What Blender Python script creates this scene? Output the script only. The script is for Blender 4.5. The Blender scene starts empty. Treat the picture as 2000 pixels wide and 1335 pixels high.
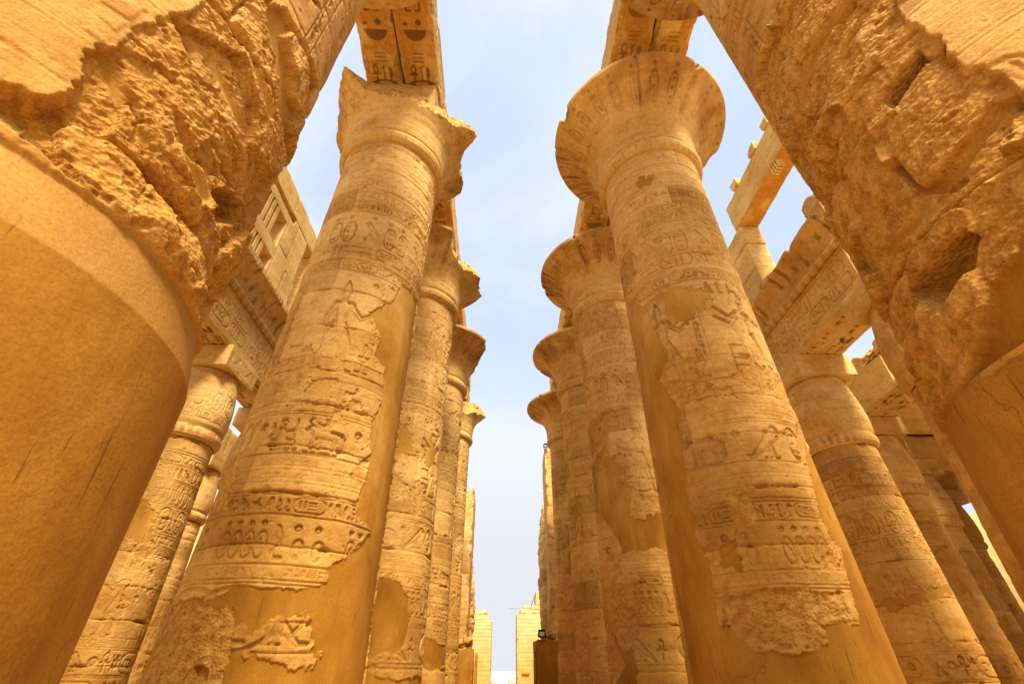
# A temple hypostyle hall seen from its nave, built from mesh code only.
import bpy, math, random
import numpy as np

scene = bpy.context.scene
COL = scene.collection

# ------------------------------------------------------------------ camera
CAM = np.array([-0.5223, 0.0, 1.5317])
PITCH, YAW, ROLL, FPX = 36.0464, 1.1520, 0.2786, 896.588
def cam_axes():
    t, p, r = (math.radians(a) for a in (PITCH, YAW, ROLL))
    f = np.array([math.sin(p)*math.cos(t), math.cos(p)*math.cos(t), math.sin(t)])
    rt = np.array([math.cos(p), -math.sin(p), 0.0])
    up = np.cross(rt, f)
    return f, rt*math.cos(r)+up*math.sin(r), -rt*math.sin(r)+up*math.cos(r)
from mathutils import Matrix, Vector
_f, _r, _u = cam_axes()
cam = bpy.data.cameras.new('camera')
cam_ob = bpy.data.objects.new('camera', cam)
COL.objects.link(cam_ob)
cam_ob.matrix_world = Matrix(((_r[0], _u[0], -_f[0], CAM[0]), (_r[1], _u[1], -_f[1], CAM[1]),
                              (_r[2], _u[2], -_f[2], CAM[2]), (0, 0, 0, 1)))
cam.sensor_width = 36.0
cam.lens = 36.0*FPX/2000.0
cam.clip_start = 0.05
cam.clip_end = 6000.0
scene.camera = cam_ob

# ------------------------------------------------------------------ light
SUN_EL, SUN_AZ = math.radians(52), math.radians(168)      # azimuth clockwise from +Y
world = bpy.data.worlds.new('World')
scene.world = world
world.use_nodes = True
wt = world.node_tree
wt.nodes.clear()
def wn(kind, **kw):
    n = wt.nodes.new(kind)
    for k, v in kw.items(): setattr(n, k, v)
    return n
sky = wn('ShaderNodeTexSky', sky_type='NISHITA', sun_disc=False, sun_elevation=SUN_EL,
         sun_rotation=SUN_AZ, air_density=1.0, dust_density=1.5, ozone_density=1.0)
tc = wn('ShaderNodeTexCoord')
mp = wn('ShaderNodeMapping'); mp.inputs['Scale'].default_value = (1.0, 1.0, 2.2)
mp.inputs['Location'].default_value = (0.35, 0.1, 0.45)
nz = wn('ShaderNodeTexNoise'); nz.inputs['Scale'].default_value = 1.5
nz.inputs['Detail'].default_value = 8.0; nz.inputs['Roughness'].default_value = 0.55
nz.inputs['Distortion'].default_value = 0.5
sep = wn('ShaderNodeSeparateXYZ')
low = wn('ShaderNodeMapRange'); low.interpolation_type = 'SMOOTHSTEP'
low.inputs['From Min'].default_value = 0.62; low.inputs['From Max'].default_value = 0.02
low.inputs['To Min'].default_value = 0.0; low.inputs['To Max'].default_value = 0.50
add = wn('ShaderNodeMath', operation='ADD')
cr = wn('ShaderNodeMapRange'); cr.interpolation_type = 'SMOOTHSTEP'
cr.inputs['From Min'].default_value = 0.40; cr.inputs['From Max'].default_value = 0.74
cr.inputs['To Min'].default_value = 0.48; cr.inputs['To Max'].default_value = 0.92
mix = wn('ShaderNodeMix', data_type='RGBA')
mix.inputs[7].default_value = (2.75, 2.9, 3.1, 1)
bg = wn('ShaderNodeBackground'); bg.inputs['Strength'].default_value = 0.15
out = wn('ShaderNodeOutputWorld')
L = wt.links.new
L(tc.outputs['Generated'], mp.inputs['Vector']); L(mp.outputs[0], nz.inputs['Vector'])
L(tc.outputs['Generated'], sep.inputs[0]); L(sep.outputs['Z'], low.inputs['Value'])
L(nz.outputs['Fac'], add.inputs[0]); L(low.outputs[0], add.inputs[1])
L(add.outputs[0], cr.inputs['Value']); L(cr.outputs[0], mix.inputs[0])
hz = wn('ShaderNodeMapRange'); hz.interpolation_type = 'SMOOTHSTEP'
hz.inputs['From Min'].default_value = 0.62; hz.inputs['From Max'].default_value = 0.12
mix2 = wn('ShaderNodeMix', data_type='RGBA'); mix2.inputs[7].default_value = (2.2, 2.27, 2.45, 1)
L(sep.outputs['Z'], hz.inputs['Value']); L(hz.outputs[0], mix2.inputs[0]); L(mix.outputs[2], mix2.inputs[6])
L(sky.outputs[0], mix.inputs[6]); L(mix2.outputs[2], bg.inputs['Color'])
L(bg.outputs[0], out.inputs['Surface'])

sun = bpy.data.lights.new('sun', 'SUN')
sun.energy = 3.3
sun.angle = math.radians(16)
sun.color = (1.0, 0.93, 0.82)
sun_ob = bpy.data.objects.new('sun', sun)
COL.objects.link(sun_ob)
sd = Vector((math.sin(SUN_AZ)*math.cos(SUN_EL), math.cos(SUN_AZ)*math.cos(SUN_EL), math.sin(SUN_EL)))
sun_ob.rotation_euler = sd.to_track_quat('Z', 'Y').to_euler()
sun_ob.location = (0, -10, 60)

scene.view_settings.view_transform = 'Standard'
scene.view_settings.look = 'None'
scene.view_settings.gamma = 1.0
scene.view_settings.exposure = 1.30
scene.cycles.diffuse_bounces = 2
scene.cycles.use_denoising = True

# ------------------------------------------------------------------ noise
def lattice(seed, n=64, d=2):
    return np.random.default_rng(seed).random((n,)*d).astype(np.float32)
_lat = {}
def vn2(x, y, seed=0):
    k = ('2', seed)
    if k not in _lat: _lat[k] = lattice(seed+11)
    T = _lat[k]
    xi = np.floor(x).astype(np.int32); yi = np.floor(y).astype(np.int32)
    fx = (x-xi).astype(np.float32); fy = (y-yi).astype(np.float32)
    fx = fx*fx*(3-2*fx); fy = fy*fy*(3-2*fy)
    x0, x1, y0, y1 = xi & 63, (xi+1) & 63, yi & 63, (yi+1) & 63
    a = T[x0, y0]; b = T[x1, y0]; c = T[x0, y1]; d = T[x1, y1]
    return (a+(b-a)*fx)*(1-fy)+(c+(d-c)*fx)*fy
def fbm2(x, y, seed=0, octs=4, rough=0.5):
    s = 0; a = 1.0; t = 0
    for o in range(octs):
        s = s+a*vn2(x*(2**o)+17.3*o, y*(2**o)-9.1*o, seed+o); t += a; a *= rough
    return s/t
def ridge2(x, y, seed=0, octs=4, rough=0.55):
    s = 0; a = 1.0; t = 0
    for o in range(octs):
        s = s+a*(1-np.abs(2*vn2(x*(2**o)+7.7*o, y*(2**o)+3.1*o, seed+o)-1)); t += a; a *= rough
    return s/t
def vn3(p, seed=0):
    k = ('3', seed)
    if k not in _lat: _lat[k] = lattice(seed+501, 32, 3)
    T = _lat[k]
    i = np.floor(p).astype(np.int32); f = (p-i).astype(np.float32); f = f*f*(3-2*f)
    i0 = i & 31; i1 = (i+1) & 31
    fx, fy, fz = f[..., 0], f[..., 1], f[..., 2]
    def g(a, b, c): return T[a[..., 0], b[..., 1], c[..., 2]]
    x00 = g(i0, i0, i0)*(1-fx)+g(i1, i0, i0)*fx
    x10 = g(i0, i1, i0)*(1-fx)+g(i1, i1, i0)*fx
    x01 = g(i0, i0, i1)*(1-fx)+g(i1, i0, i1)*fx
    x11 = g(i0, i1, i1)*(1-fx)+g(i1, i1, i1)*fx
    return (x00*(1-fy)+x10*fy)*(1-fz)+(x01*(1-fy)+x11*fy)*fz
def fbm3(p, seed=0, octs=4):
    s = 0; a = 1.0; t = 0
    for o in range(octs):
        s = s+a*vn3(p*(2**o)+5.3*o, seed+o); t += a; a *= 0.5
    return s/t
def facets(x, y, seed, tilt=.35):
    """flat fracture faces: each irregular cell has a level and a tilt of its own"""
    xi = np.floor(x).astype(np.int32); yi = np.floor(y).astype(np.int32)
    for k in range(5):
        if ('2', 900+seed*7+k) not in _lat: _lat[('2', 900+seed*7+k)] = lattice(911+seed*7+k)
    T = [_lat[('2', 900+seed*7+k)] for k in range(5)]
    best = np.full(x.shape, 1e9, np.float32); out = np.zeros(x.shape, np.float32)
    for i in (-1, 0, 1):
        for j in (-1, 0, 1):
            a, b = xi+i, yi+j; am, bm = a & 63, b & 63
            dx = x-(a+T[0][am, bm]); dy = y-(b+T[1][am, bm])
            d = dx*dx+dy*dy
            h = T[2][am, bm]+tilt*((T[3][am, bm]-.5)*dx+(T[4][am, bm]-.5)*dy)*2
            m = d < best
            best = np.where(m, d, best); out = np.where(m, h, out)
    return out
def sstep(a, b, x):
    t = np.clip((x-a)/(b-a), 0, 1)
    return t*t*(3-2*t)

# ------------------------------------------------------------------ shapes as signed distances (negative inside)
def sd_caps(X, Y, x1, y1, r1, x2, y2, r2):
    dx, dy = x2-x1, y2-y1
    l = dx*dx+dy*dy+1e-9
    t = np.clip(((X-x1)*dx+(Y-y1)*dy)/l, 0, 1)
    return np.hypot(X-x1-t*dx, Y-y1-t*dy)-(r1+(r2-r1)*t)
def sd_poly(X, Y, pts):
    d = None; ins = np.zeros(X.shape, bool)
    n = len(pts)
    for i in range(n):
        x1, y1 = pts[i]; x2, y2 = pts[(i+1) % n]
        dx, dy = x2-x1, y2-y1
        t = np.clip(((X-x1)*dx+(Y-y1)*dy)/(dx*dx+dy*dy+1e-12), 0, 1)
        q = (X-x1-t*dx)**2+(Y-y1-t*dy)**2
        d = q if d is None else np.minimum(d, q)
        if y1 != y2:
            c = ((y1 > Y) != (y2 > Y)) & (X < (x2-x1)*(Y-y1)/(y2-y1)+x1)
            ins ^= c
    d = np.sqrt(d)
    return np.where(ins, -d, d)
def sd_ell(X, Y, cx, cy, rx, ry):
    return (np.sqrt(((X-cx)/rx)**2+((Y-cy)/ry)**2)-1)*min(rx, ry)
def sd_rbox(X, Y, cx, cy, hx, hy, r):
    qx = np.abs(X-cx)-hx+r; qy = np.abs(Y-cy)-hy+r
    return np.hypot(np.maximum(qx, 0), np.maximum(qy, 0))+np.minimum(np.maximum(qx, qy), 0)-r
def sd_parts(X, Y, parts):
    d = None
    for p in parts:
        k = p[0]
        if k == 'c': q = sd_caps(X, Y, *p[1:])
        elif k == 'e': q = sd_ell(X, Y, *p[1:])
        elif k == 'o': q = np.abs(sd_ell(X, Y, *p[1:5]))-p[5]
        elif k == 'p': q = sd_poly(X, Y, p[1])
        elif k == 'b': q = sd_rbox(X, Y, *p[1:])
        elif k == 'f': q = np.abs(sd_rbox(X, Y, *p[1:6]))-p[6]
        elif k == 'h': q = np.maximum(sd_ell(X, Y, *p[1:5]), (p[2]-Y)*p[5])      # half ellipse
        else:
            q = None
            for (x1, y1), (x2, y2) in zip(p[2][:-1], p[2][1:]):
                e = sd_caps(X, Y, x1, y1, p[1], x2, y2, p[1])
                q = e if q is None else np.minimum(q, e)
        d = q if d is None else np.minimum(d, q)
    return d

# ------------------------------------------------------------------ signs, drawn in a box one unit high (x from 0 to the first number)
G = {
 'reed': (0.30, [('p', [(.1, .0), (.18, .0), (.19, .25), (.29, .45), (.27, .8), (.12, 1), (.04, .75), (.06, .3)])]),
 'water': (1.0, [('s', .035, [(0, .45), (.08, .55), (.17, .42), (.25, .55), (.33, .42), (.42, .55), (.5, .42), (.58, .55), (.67, .42), (.75, .55), (.83, .42), (.92, .55), (1, .45)])]),
 'ankh': (0.5, [('o', .25, .74, .13, .22, .04), ('c', .25, .52, .04, .25, .02, .06), ('c', .02, .47, .05, .48, .47, .05)]),
 'disc': (0.5, [('e', .25, .5, .23, .23)]),
 'ringdisc': (0.6, [('o', .3, .5, .26, .26, .045), ('e', .3, .5, .08, .08)]),
 'loaf': (0.5, [('h', .25, .3, .23, .3, 1)]),
 'basket': (0.9, [('h', .45, .7, .43, .4, -1)]),
 'eye': (1.0, [('o', .5, .5, .42, .17, .03), ('e', .5, .5, .12, .12), ('c', .02, .5, .03, .1, .5, .03)]),
 'mouth': (1.0, [('o', .5, .5, .46, .14, .04)]),
 'stool': (0.5, [('b', .25, .5, .22, .22, .02)]),
 'house': (0.8, [('s', .05, [(.3, .25), (.08, .25), (.08, .75), (.72, .75), (.72, .25), (.55, .25)])]),
 'viper': (1.0, [('s', .05, [(.05, .62), (.15, .68), (.22, .55), (.35, .42), (.5, .5), (.65, .4), (.8, .45), (.97, .35)]), ('c', .1, .72, .02, .08, .85, .02)]),
 'cobra': (0.5, [('s', .055, [(.45, .05), (.2, .05), (.12, .2), (.3, .4), (.28, .65), (.14, .85)]), ('c', .2, .6, .1, .18, .8, .07)]),
 'falcon': (0.85, [('c', .3, .68, .17, .62, .3, .1), ('e', .22, .84, .13, .13), ('c', .12, .83, .05, .04, .76, .02), ('c', .62, .32, .09, .8, .1, .05), ('c', .38, .45, .07, .4, .05, .035), ('c', .3, .03, .03, .5, .03, .03)]),
 'owl': (0.75, [('c', .32, .62, .2, .5, .3, .13), ('e', .3, .83, .18, .16), ('c', .5, .3, .09, .68, .1, .05), ('c', .35, .35, .05, .35, .04, .03), ('c', .45, .3, .05, .47, .04, .03), ('c', .27, .03, .03, .55, .03, .03)]),
 'vulture': (0.9, [('c', .35, .6, .17, .65, .35, .13), ('s', .05, [(.3, .7), (.2, .85), (.14, .95), (.05, .9)]), ('c', .65, .3, .08, .86, .12, .05), ('c', .4, .42, .05, .38, .04, .03), ('c', .55, .35, .05, .55, .04, .03)]),
 'sitter': (0.6, [('e', .28, .84, .1, .12), ('c', .28, .62, .13, .3, .3, .15), ('c', .3, .2, .14, .45, .2, .12), ('c', .47, .5, .05, .45, .2, .08), ('c', .28, .62, .05, .52, .58, .035), ('c', .12, .06, .04, .56, .06, .04)]),
 'arm': (1.0, [('s', .055, [(.05, .65), (.1, .45), (.7, .45)]), ('c', .7, .46, .06, .95, .55, .03)]),
 'leg': (0.5, [('c', .2, .9, .08, .2, .2, .05), ('c', .2, .12, .06, .45, .1, .04)]),
 'was': (0.35, [('s', .035, [(.12, .0), (.17, .15), (.17, .85), (.05, .8)]), ('c', .17, .87, .05, .32, .97, .02), ('c', .17, .12, .03, .26, .0, .025)]),
 'djed': (0.4, [('c', .2, .04, .08, .2, .9, .06), ('c', .05, .95, .03, .35, .95, .03), ('c', .05, .82, .03, .35, .82, .03), ('c', .05, .69, .03, .35, .69, .03), ('c', .08, .03, .04, .32, .03, .04)]),
 'flag': (0.45, [('c', .1, .0, .035, .1, .98, .035), ('c', .1, .92, .06, .42, .86, .04)]),
 'ticks': (0.55, [('c', .08, .1, .04, .08, .9, .04), ('c', .27, .1, .04, .27, .9, .04), ('c', .46, .1, .04, .46, .9, .04)]),
 'bars': (0.9, [('c', .05, .2, .045, .85, .2, .045), ('c', .05, .5, .045, .85, .5, .045), ('c', .05, .8, .045, .85, .8, .045)]),
 'bee': (0.9, [('c', .25, .5, .1, .6, .4, .12), ('e', .15, .56, .09, .09), ('c', .35, .55, .06, .6, .9, .03), ('c', .65, .4, .09, .85, .3, .04), ('c', .3, .4, .03, .2, .15, .02), ('c', .5, .32, .03, .5, .1, .02)]),
 'beetle': (0.6, [('e', .3, .42, .2, .28), ('e', .3, .76, .12, .11), ('c', .13, .55, .03, .02, .85, .02), ('c', .47, .55, .03, .58, .85, .02), ('c', .13, .3, .03, .05, .05, .02), ('c', .47, .3, .03, .55, .05, .02)]),
 'rope': (0.4, [('o', .2, .25, .1, .13, .04), ('o', .2, .53, .1, .13, .04), ('o', .2, .81, .1, .13, .04)]),
 'jar': (0.45, [('c', .22, .25, .13, .22, .6, .16), ('c', .22, .7, .07, .22, .88, .11)]),
 'hill': (0.9, [('c', .1, .3, .1, .3, .62, .1), ('c', .8, .3, .1, .6, .62, .1), ('c', .1, .25, .08, .8, .25, .08)]),
 'plough': (0.9, [('s', .05, [(.05, .9), (.4, .35), (.9, .3)]), ('s', .04, [(.4, .35), (.6, .75), (.85, .9)])]),
 'feather': (0.35, [('p', [(.12, 0), (.2, 0), (.22, .6), (.33, .85), (.2, 1), (.06, .9), (.1, .6)])]),
}
TALL = ['reed', 'ankh', 'falcon', 'owl', 'vulture', 'sitter', 'was', 'djed', 'flag', 'cobra', 'jar', 'rope', 'beetle', 'feather', 'leg', 'bee', 'plough', 'ticks', 'bars']
FLAT = ['water', 'loaf', 'basket', 'mouth', 'viper', 'arm', 'eye', 'disc', 'stool', 'house', 'hill', 'ticks', 'ringdisc']
BULL = (1.5, [('c', .35, .62, .2, 1.05, .6, .17), ('c', .3, .72, .13, .15, .82, .1), ('c', .15, .84, .1, .0, .72, .06), ('s', .03, [(.12, .9), (.02, 1.02), (.1, 1.12)]),
 ('c', .3, .5, .09, .24, .05, .05), ('c', .45, .48, .08, .5, .05, .05), ('c', 1.0, .5, .1, .96, .05, .05), ('c', 1.15, .5, .1, 1.2, .05, .05), ('s', .025, [(1.2, .72), (1.32, .55), (1.3, .15)])])
BIGFALCON = (1.2, [('c', .35, .7, .2, .8, .3, .13), ('e', .25, .9, .14, .14), ('c', .14, .9, .06, .03, .8, .03), ('c', .8, .32, .12, 1.15, .02, .06), ('c', .5, .4, .09, .45, .06, .05), ('c', .62, .34, .08, .6, .06, .05), ('c', .32, .03, .035, .75, .03, .035)])
def figure(crown=0, arm=0, flip=False, kilt=True):
    """a striding profile figure one unit high"""
    P = [('e', .5, .83, .05, .06), ('c', .5, .78, .03, .5, .74, .035), ('c', .42, .71, .045, .6, .71, .045), ('c', .51, .69, .085, .51, .5, .055),
         ('c', .46, .42, .055, .36, .03, .028), ('c', .56, .42, .055, .66, .03, .028), ('c', .34, .015, .018, .44, .012, .012), ('c', .64, .015, .018, .75, .012, .012)]
    if kilt: P.append(('p', [(.43, .52), (.59, .52), (.70, .27), (.36, .29)]))
    if arm == 0: P += [('c', .6, .70, .035, .74, .58, .026), ('c', .74, .58, .026, .88, .68, .018), ('c', .42, .70, .035, .34, .55, .026), ('c', .34, .55, .024, .38, .40, .018)]
    if arm == 1: P += [('c', .6, .70, .035, .73, .66, .026), ('c', .73, .66, .026, .88, .78, .018), ('c', .6, .68, .03, .72, .57, .024), ('c', .72, .57, .024, .9, .66, .018)]
    if arm == 2: P += [('c', .6, .70, .035, .64, .52, .026), ('c', .64, .52, .024, .82, .55, .018), ('c', .83, .05, .01, .83, .75, .012), ('c', .42, .70, .035, .38, .42, .02)]
    if crown == 0: P += [('p', [(.43, .84), (.57, .86), (.54, .95), (.5, 1.02), (.46, .95)])]
    if crown == 1: P += [('c', .47, .9, .028, .46, 1.12, .024), ('c', .54, .9, .028, .55, 1.12, .024)]
    if crown == 2: P += [('e', .5, .96, .075, .075), ('c', .43, .86, .02, .40, .95, .015)]
    if crown == 3: P += [('c', .45, .87, .03, .42, .72, .03)]
    if flip:
        Q = []
        for p in P:
            p = list(p)
            if p[0] == 'c': p[1] = 1-p[1]; p[4] = 1-p[4]
            elif p[0] == 'e': p[1] = 1-p[1]
            else: p[1] = [(1-x, y) for x, y in p[1]]
            Q.append(tuple(p))
        P = Q
    return (1.0, P)

class Relief:
    """height in metres on an unrolled wall; carved signs go below zero and bulge back inside"""
    def __init__(s, w, z0, z1, step, wrap=True):
        s.w, s.z0, s.step, s.wrap = w, z0, step, wrap
        s.nu = int(round(w/step)); s.nz = int(round((z1-z0)/step))+1
        s.H = np.zeros((s.nz, s.nu), np.float32)
        s.P = np.zeros((s.nz, s.nu), np.float32)
    def win(s, u0, u1, z0, z1):
        a, b = int(math.floor(u0/s.step)), int(math.ceil(u1/s.step))+1
        c, d = max(0, int((z0-s.z0)/s.step)), min(s.nz, int((z1-s.z0)/s.step)+2)
        if not s.wrap: a, b = max(0, a), min(s.nu, b)
        if b <= a or d <= c: return None
        ui = np.arange(a, b); zi = np.arange(c, d)
        X, Y = np.meshgrid(ui*s.step, zi*s.step+s.z0)
        return X.astype(np.float32), Y.astype(np.float32), np.ix_(zi, ui % s.nu)
    def carve(s, parts, u, z, h, depth=.02, bulge=.09, flip=False, w=None, pig=0, edge=.012, sx=1.0):
        gw = (w if w else 1.3)*h*sx
        q = s.win(u-.2*h, u+gw+.2*h, z-.15*h, z+1.3*h)
        if q is None: return
        X, Y, ix = q
        lx = (X-u)/(h*sx); ly = (Y-z)/h
        if flip: lx = (w or 1.0)-lx
        d = sd_parts(lx, ly, parts)*h
        m = sstep(edge*.5, -edge*.7, d)
        prof = m*(0.20+0.80*np.exp(np.minimum(d, 0)/min(bulge, .05)))
        s.H[ix] = np.minimum(s.H[ix], -depth*prof)
        if pig: s.P[ix] = np.maximum(s.P[ix], pig*m)
    def sign(s, name, u, z, h, depth=.018, pig=0, flip=False):
        w, parts = G[name]
        s.carve(parts, u, z, h, depth, bulge=max(.02, h*.12), flip=flip, w=w, pig=pig, edge=min(.012, h*.05))
        return w*h
    def line(s, z, t=.014, depth=.012, u0=None, u1=None):
        t *= 1.35
        q = s.win(0 if u0 is None else u0, s.w-s.step if u1 is None else u1, z-t*2, z+t*2)
        if q is None: return
        X, Y, ix = q
        m = sstep(t, t*.4, np.abs(Y-z+.004*np.sin(X*5)))
        s.H[ix] = np.minimum(s.H[ix], -depth*m)
    def vline(s, u, z0, z1, t=.012, depth=.012):
        q = s.win(u-t*3, u+t*3, z0, z1)
        if q is None: return
        X, Y, ix = q
        s.H[ix] = np.minimum(s.H[ix], -depth*sstep(t, t*.4, np.abs(X-u)))
    def band(s, rng, u0, u1, z, h, depth=.018, pig=0, cart=True):
        """a row of signs between two heights"""
        u = u0
        while u < u1-.3*h:
            r = rng.random()
            if cart and r < .12 and u+2.3*h < u1:
                s.carve([('f', 1.1, .5, 1.08, .46, .4, .035)], u, z, h, depth, bulge=.04, w=2.2, pig=pig)
                uu = u+.3*h
                for _ in range(3): uu += s.sign(rng.choice(TALL), uu, z+.17*h, .66*h, depth, pig)+.06*h
                u += 2.35*h
            elif r < .6:
                u += s.sign(rng.choice(TALL), u, z+.05*h, .9*h, depth, pig, rng.random() < .5)+.1*h
            else:
                n = rng.choice([2, 2, 3]); hh = h/n; m = 0
                for k in range(n): m = max(m, s.sign(rng.choice(FLAT), u, z+k*hh+.06*hh, hh*.88, depth, pig))
                u += m+.1*h
    def column(s, rng, u, w, z0, z1, depth=.012):
        """a vertical line of signs between two border lines"""
        s.vline(u, z0, z1); s.vline(u+w, z0, z1)
        z = z1-.05
        while z > z0+w*.7:
            if rng.random() < .5:
                h = w*.85; s.sign(rng.choice([t for t in TALL if G[t][0] < .9]), u+w*.12, z-h, h*.95, depth); z -= h+.02
            else:
                h = w*.5; s.sign(rng.choice(FLAT), u+w*.2, z-h, h*1.2*.6, depth); z -= h+.01
    def sample(s, U, Z):
        x = np.mod(U/s.step, s.nu) if s.wrap else np.clip(U/s.step, 0, s.nu-1.001)
        y = np.clip((Z-s.z0)/s.step, 0, s.nz-1.001)
        xi = np.floor(x).astype(int); yi = np.floor(y).astype(int)
        fx = x-xi; fy = y-yi; xi %= s.nu; xj = (xi+1) % s.nu
        def g(A): return (A[yi, xi]*(1-fx)+A[yi, xj]*fx)*(1-fy)+(A[yi+1, xi]*(1-fx)+A[yi+1, xj]*fx)*fy
        return g(s.H), g(s.P)

# ------------------------------------------------------------------ materials
def material(name, build):
    m = bpy.data.materials.new(name); m.use_nodes = True
    t = m.node_tree; t.nodes.clear()
    o = t.nodes.new('ShaderNodeOutputMaterial'); b = t.nodes.new('ShaderNodeBsdfPrincipled')
    t.links.new(b.outputs[0], o.inputs[0])
    b.inputs['Roughness'].default_value = 0.93
    b.inputs['Specular IOR Level'].default_value = 0.15
    build(t, b)
    return m
def nd(t, kind, ins=None, **kw):
    n = t.nodes.new(kind)
    for k, v in kw.items(): setattr(n, k, v)
    for k, v in (ins or {}).items():
        if hasattr(v, 'is_output') or isinstance(v, bpy.types.NodeSocket): t.links.new(v, n.inputs[k])
        else: n.inputs[k].default_value = v
    return n
def ramp(t, fac, stops):
    r = t.nodes.new('ShaderNodeValToRGB'); t.links.new(fac, r.inputs[0])
    e = r.color_ramp.elements
    while len(e) < len(stops): e.new(0.5)
    for i, (p, c) in enumerate(stops): e[i].position = p; e[i].color = (*c, 1)
    return r.outputs[0]
def mixc(t, f, a, b, mode='MIX'):
    n = t.nodes.new('ShaderNodeMix'); n.data_type = 'RGBA'; n.blend_type = mode
    for k, v in ((0, f), (6, a), (7, b)):
        if isinstance(v, bpy.types.NodeSocket): t.links.new(v, n.inputs[k])
        elif k == 0: n.inputs[0].default_value = v
        else: n.inputs[k].default_value = (*v, 1)
    return n.outputs[2]
def noise(t, vec, scale, detail=4, rough=.55, stretch=None, dist=0):
    if stretch:
        vec = nd(t, 'ShaderNodeMapping', {'Vector': vec, 'Scale': stretch}).outputs[0]
    return nd(t, 'ShaderNodeTexNoise', {'Vector': vec, 'Scale': scale, 'Detail': detail, 'Roughness': rough, 'Distortion': dist}).outputs['Fac']
def attr(t, name): return nd(t, 'ShaderNodeAttribute', attribute_name=name).outputs['Fac']

STONE_LO, STONE_MID, STONE_HI = (.47, .242, .050), (.70, .424, .122), (.86, .59, .22)
def sandstone(t, b, lift=1.0, painted=(.20, .055, .02)):
    pos = nd(t, 'ShaderNodeNewGeometry').outputs['Position']
    big = noise(t, pos, .55, 5, .6)
    bed = noise(t, pos, 1.0, 4, .6, (.7, .7, 2.4), .6)
    fine = noise(t, pos, 7, 7, .68)
    grain = noise(t, pos, 55, 4, .7)
    v = nd(t, 'ShaderNodeMath', {0: big, 1: bed}, operation='ADD').outputs[0]
    v = nd(t, 'ShaderNodeMath', {0: v, 1: fine}, operation='ADD').outputs[0]
    v = nd(t, 'ShaderNodeMath', {0: v, 1: 3.0}, operation='DIVIDE').outputs[0]
    lo, mi, hi = [tuple(min(1, c*lift) for c in q) for q in (STONE_LO, STONE_MID, STONE_HI)]
    stone = ramp(t, v, [(.36, lo), (.49, mi), (.62, hi)])
    # reddish and greyish stains with their own outline
    st = noise(t, pos, 1.7, 5, .6, (1, 1, .7), .8)
    stone = mixc(t, ramp(t, st, [(.56, (0, 0, 0)), (.70, (.55, .55, .55))]), stone, (.50, .22, .035))
    st2 = noise(t, pos, 2.9, 6, .65, (1, 1, .45))
    stone = mixc(t, ramp(t, st2, [(.60, (0, 0, 0)), (.72, (.4, .4, .4))]), stone, (.70, .46, .20))
    tone = attr(t, 'tone')
    stone = mixc(t, 1.0, stone, ramp(t, tone, [(0, (.80, .74, .66)), (.35, (.95, .93, .88)), (.7, (1.06, 1.05, 1.0)), (1, (1.16, 1.18, 1.25))]), 'MULTIPLY')
    stone = mixc(t, attr(t, 'ochre'), stone, ramp(t, fine, [(.35, (.46, .17, .012)), (.65, (.66, .30, .035))]))  # undersides: paint ground plus warm bounce light put into the colour
    # lime plaster repairs
    pn = noise(t, pos, .8, 6, .62, (1, 1, .6), .4)
    ps = noise(t, pos, 2.2, 5, .6, (1.6, 1.6, .22))
    pl = ramp(t, pn, [(.34, (.43, .215, .024)), (.5, (.61, .34, .060)), (.66, (.75, .455, .125))])
    pl = mixc(t, ramp(t, ps, [(.50, (0, 0, 0)), (.72, (.45, .45, .45))]), pl, (.40, .175, .020))
    scr = noise(t, pos, 9, 3, .5, (2.2, 2.2, .16))
    pl = mixc(t, ramp(t, scr, [(.68, (0, 0, 0)), (.72, (.6, .6, .6))]), pl, (.17, .065, .018))
    warp = nd(t, 'ShaderNodeVectorMath', {0: pos, 1: nd(t, 'ShaderNodeTexNoise', {'Vector': pos, 'Scale': 1.6, 'Detail': 4.0}).outputs['Color']}, operation='ADD').outputs[0]
    crk = nd(t, 'ShaderNodeTexVoronoi', {'Vector': warp, 'Scale': .75}, feature='DISTANCE_TO_EDGE').outputs['Distance']
    ck = ramp(t, crk, [(0, (.55, .55, .55)), (.008, (0, 0, 0))])
    pl = mixc(t, mixc(t, 1.0, ck, ramp(t, pn, [(.45, (0, 0, 0)), (.55, (1, 1, 1))]), 'MULTIPLY'), pl, (.20, .08, .012))
    stone = mixc(t, attr(t, 'plaster'), stone, pl)
    ro = ramp(t, fine, [(.36, (.46, .225, .042)), (.5, (.68, .375, .088)), (.66, (.84, .54, .17))])
    stone = mixc(t, attr(t, 'rough'), stone, ro)
    stone = mixc(t, attr(t, 'pigment'), stone, painted)
    tint = attr(t, 'tint')
    stone = mixc(t, tint, stone, (.76, .50, .22))
    stone = mixc(t, ramp(t, grain, [(.34, (.42, .42, .42)), (.56, (0, 0, 0))]), stone, (.27, .115, .02))
    t.links.new(stone, b.inputs['Base Color'])
    # patchy silt stain and the dimmer light low down, painted into the colour
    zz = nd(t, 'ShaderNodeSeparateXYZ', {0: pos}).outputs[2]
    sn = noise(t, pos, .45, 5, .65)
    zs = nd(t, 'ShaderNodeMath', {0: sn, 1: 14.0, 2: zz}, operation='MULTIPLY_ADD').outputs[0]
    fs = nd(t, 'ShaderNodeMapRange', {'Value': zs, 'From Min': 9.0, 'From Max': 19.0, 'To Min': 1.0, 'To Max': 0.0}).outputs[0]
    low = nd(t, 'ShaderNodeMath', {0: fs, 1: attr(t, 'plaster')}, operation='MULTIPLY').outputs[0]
    stone = mixc(t, low, stone, mixc(t, 1.0, stone, (.80, .74, .52), 'MULTIPLY'))  # extra shade painted on low plaster, where little sky light reaches
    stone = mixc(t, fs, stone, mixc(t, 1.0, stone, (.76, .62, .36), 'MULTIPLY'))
    t.links.new(stone, b.inputs['Base Color'])
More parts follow.
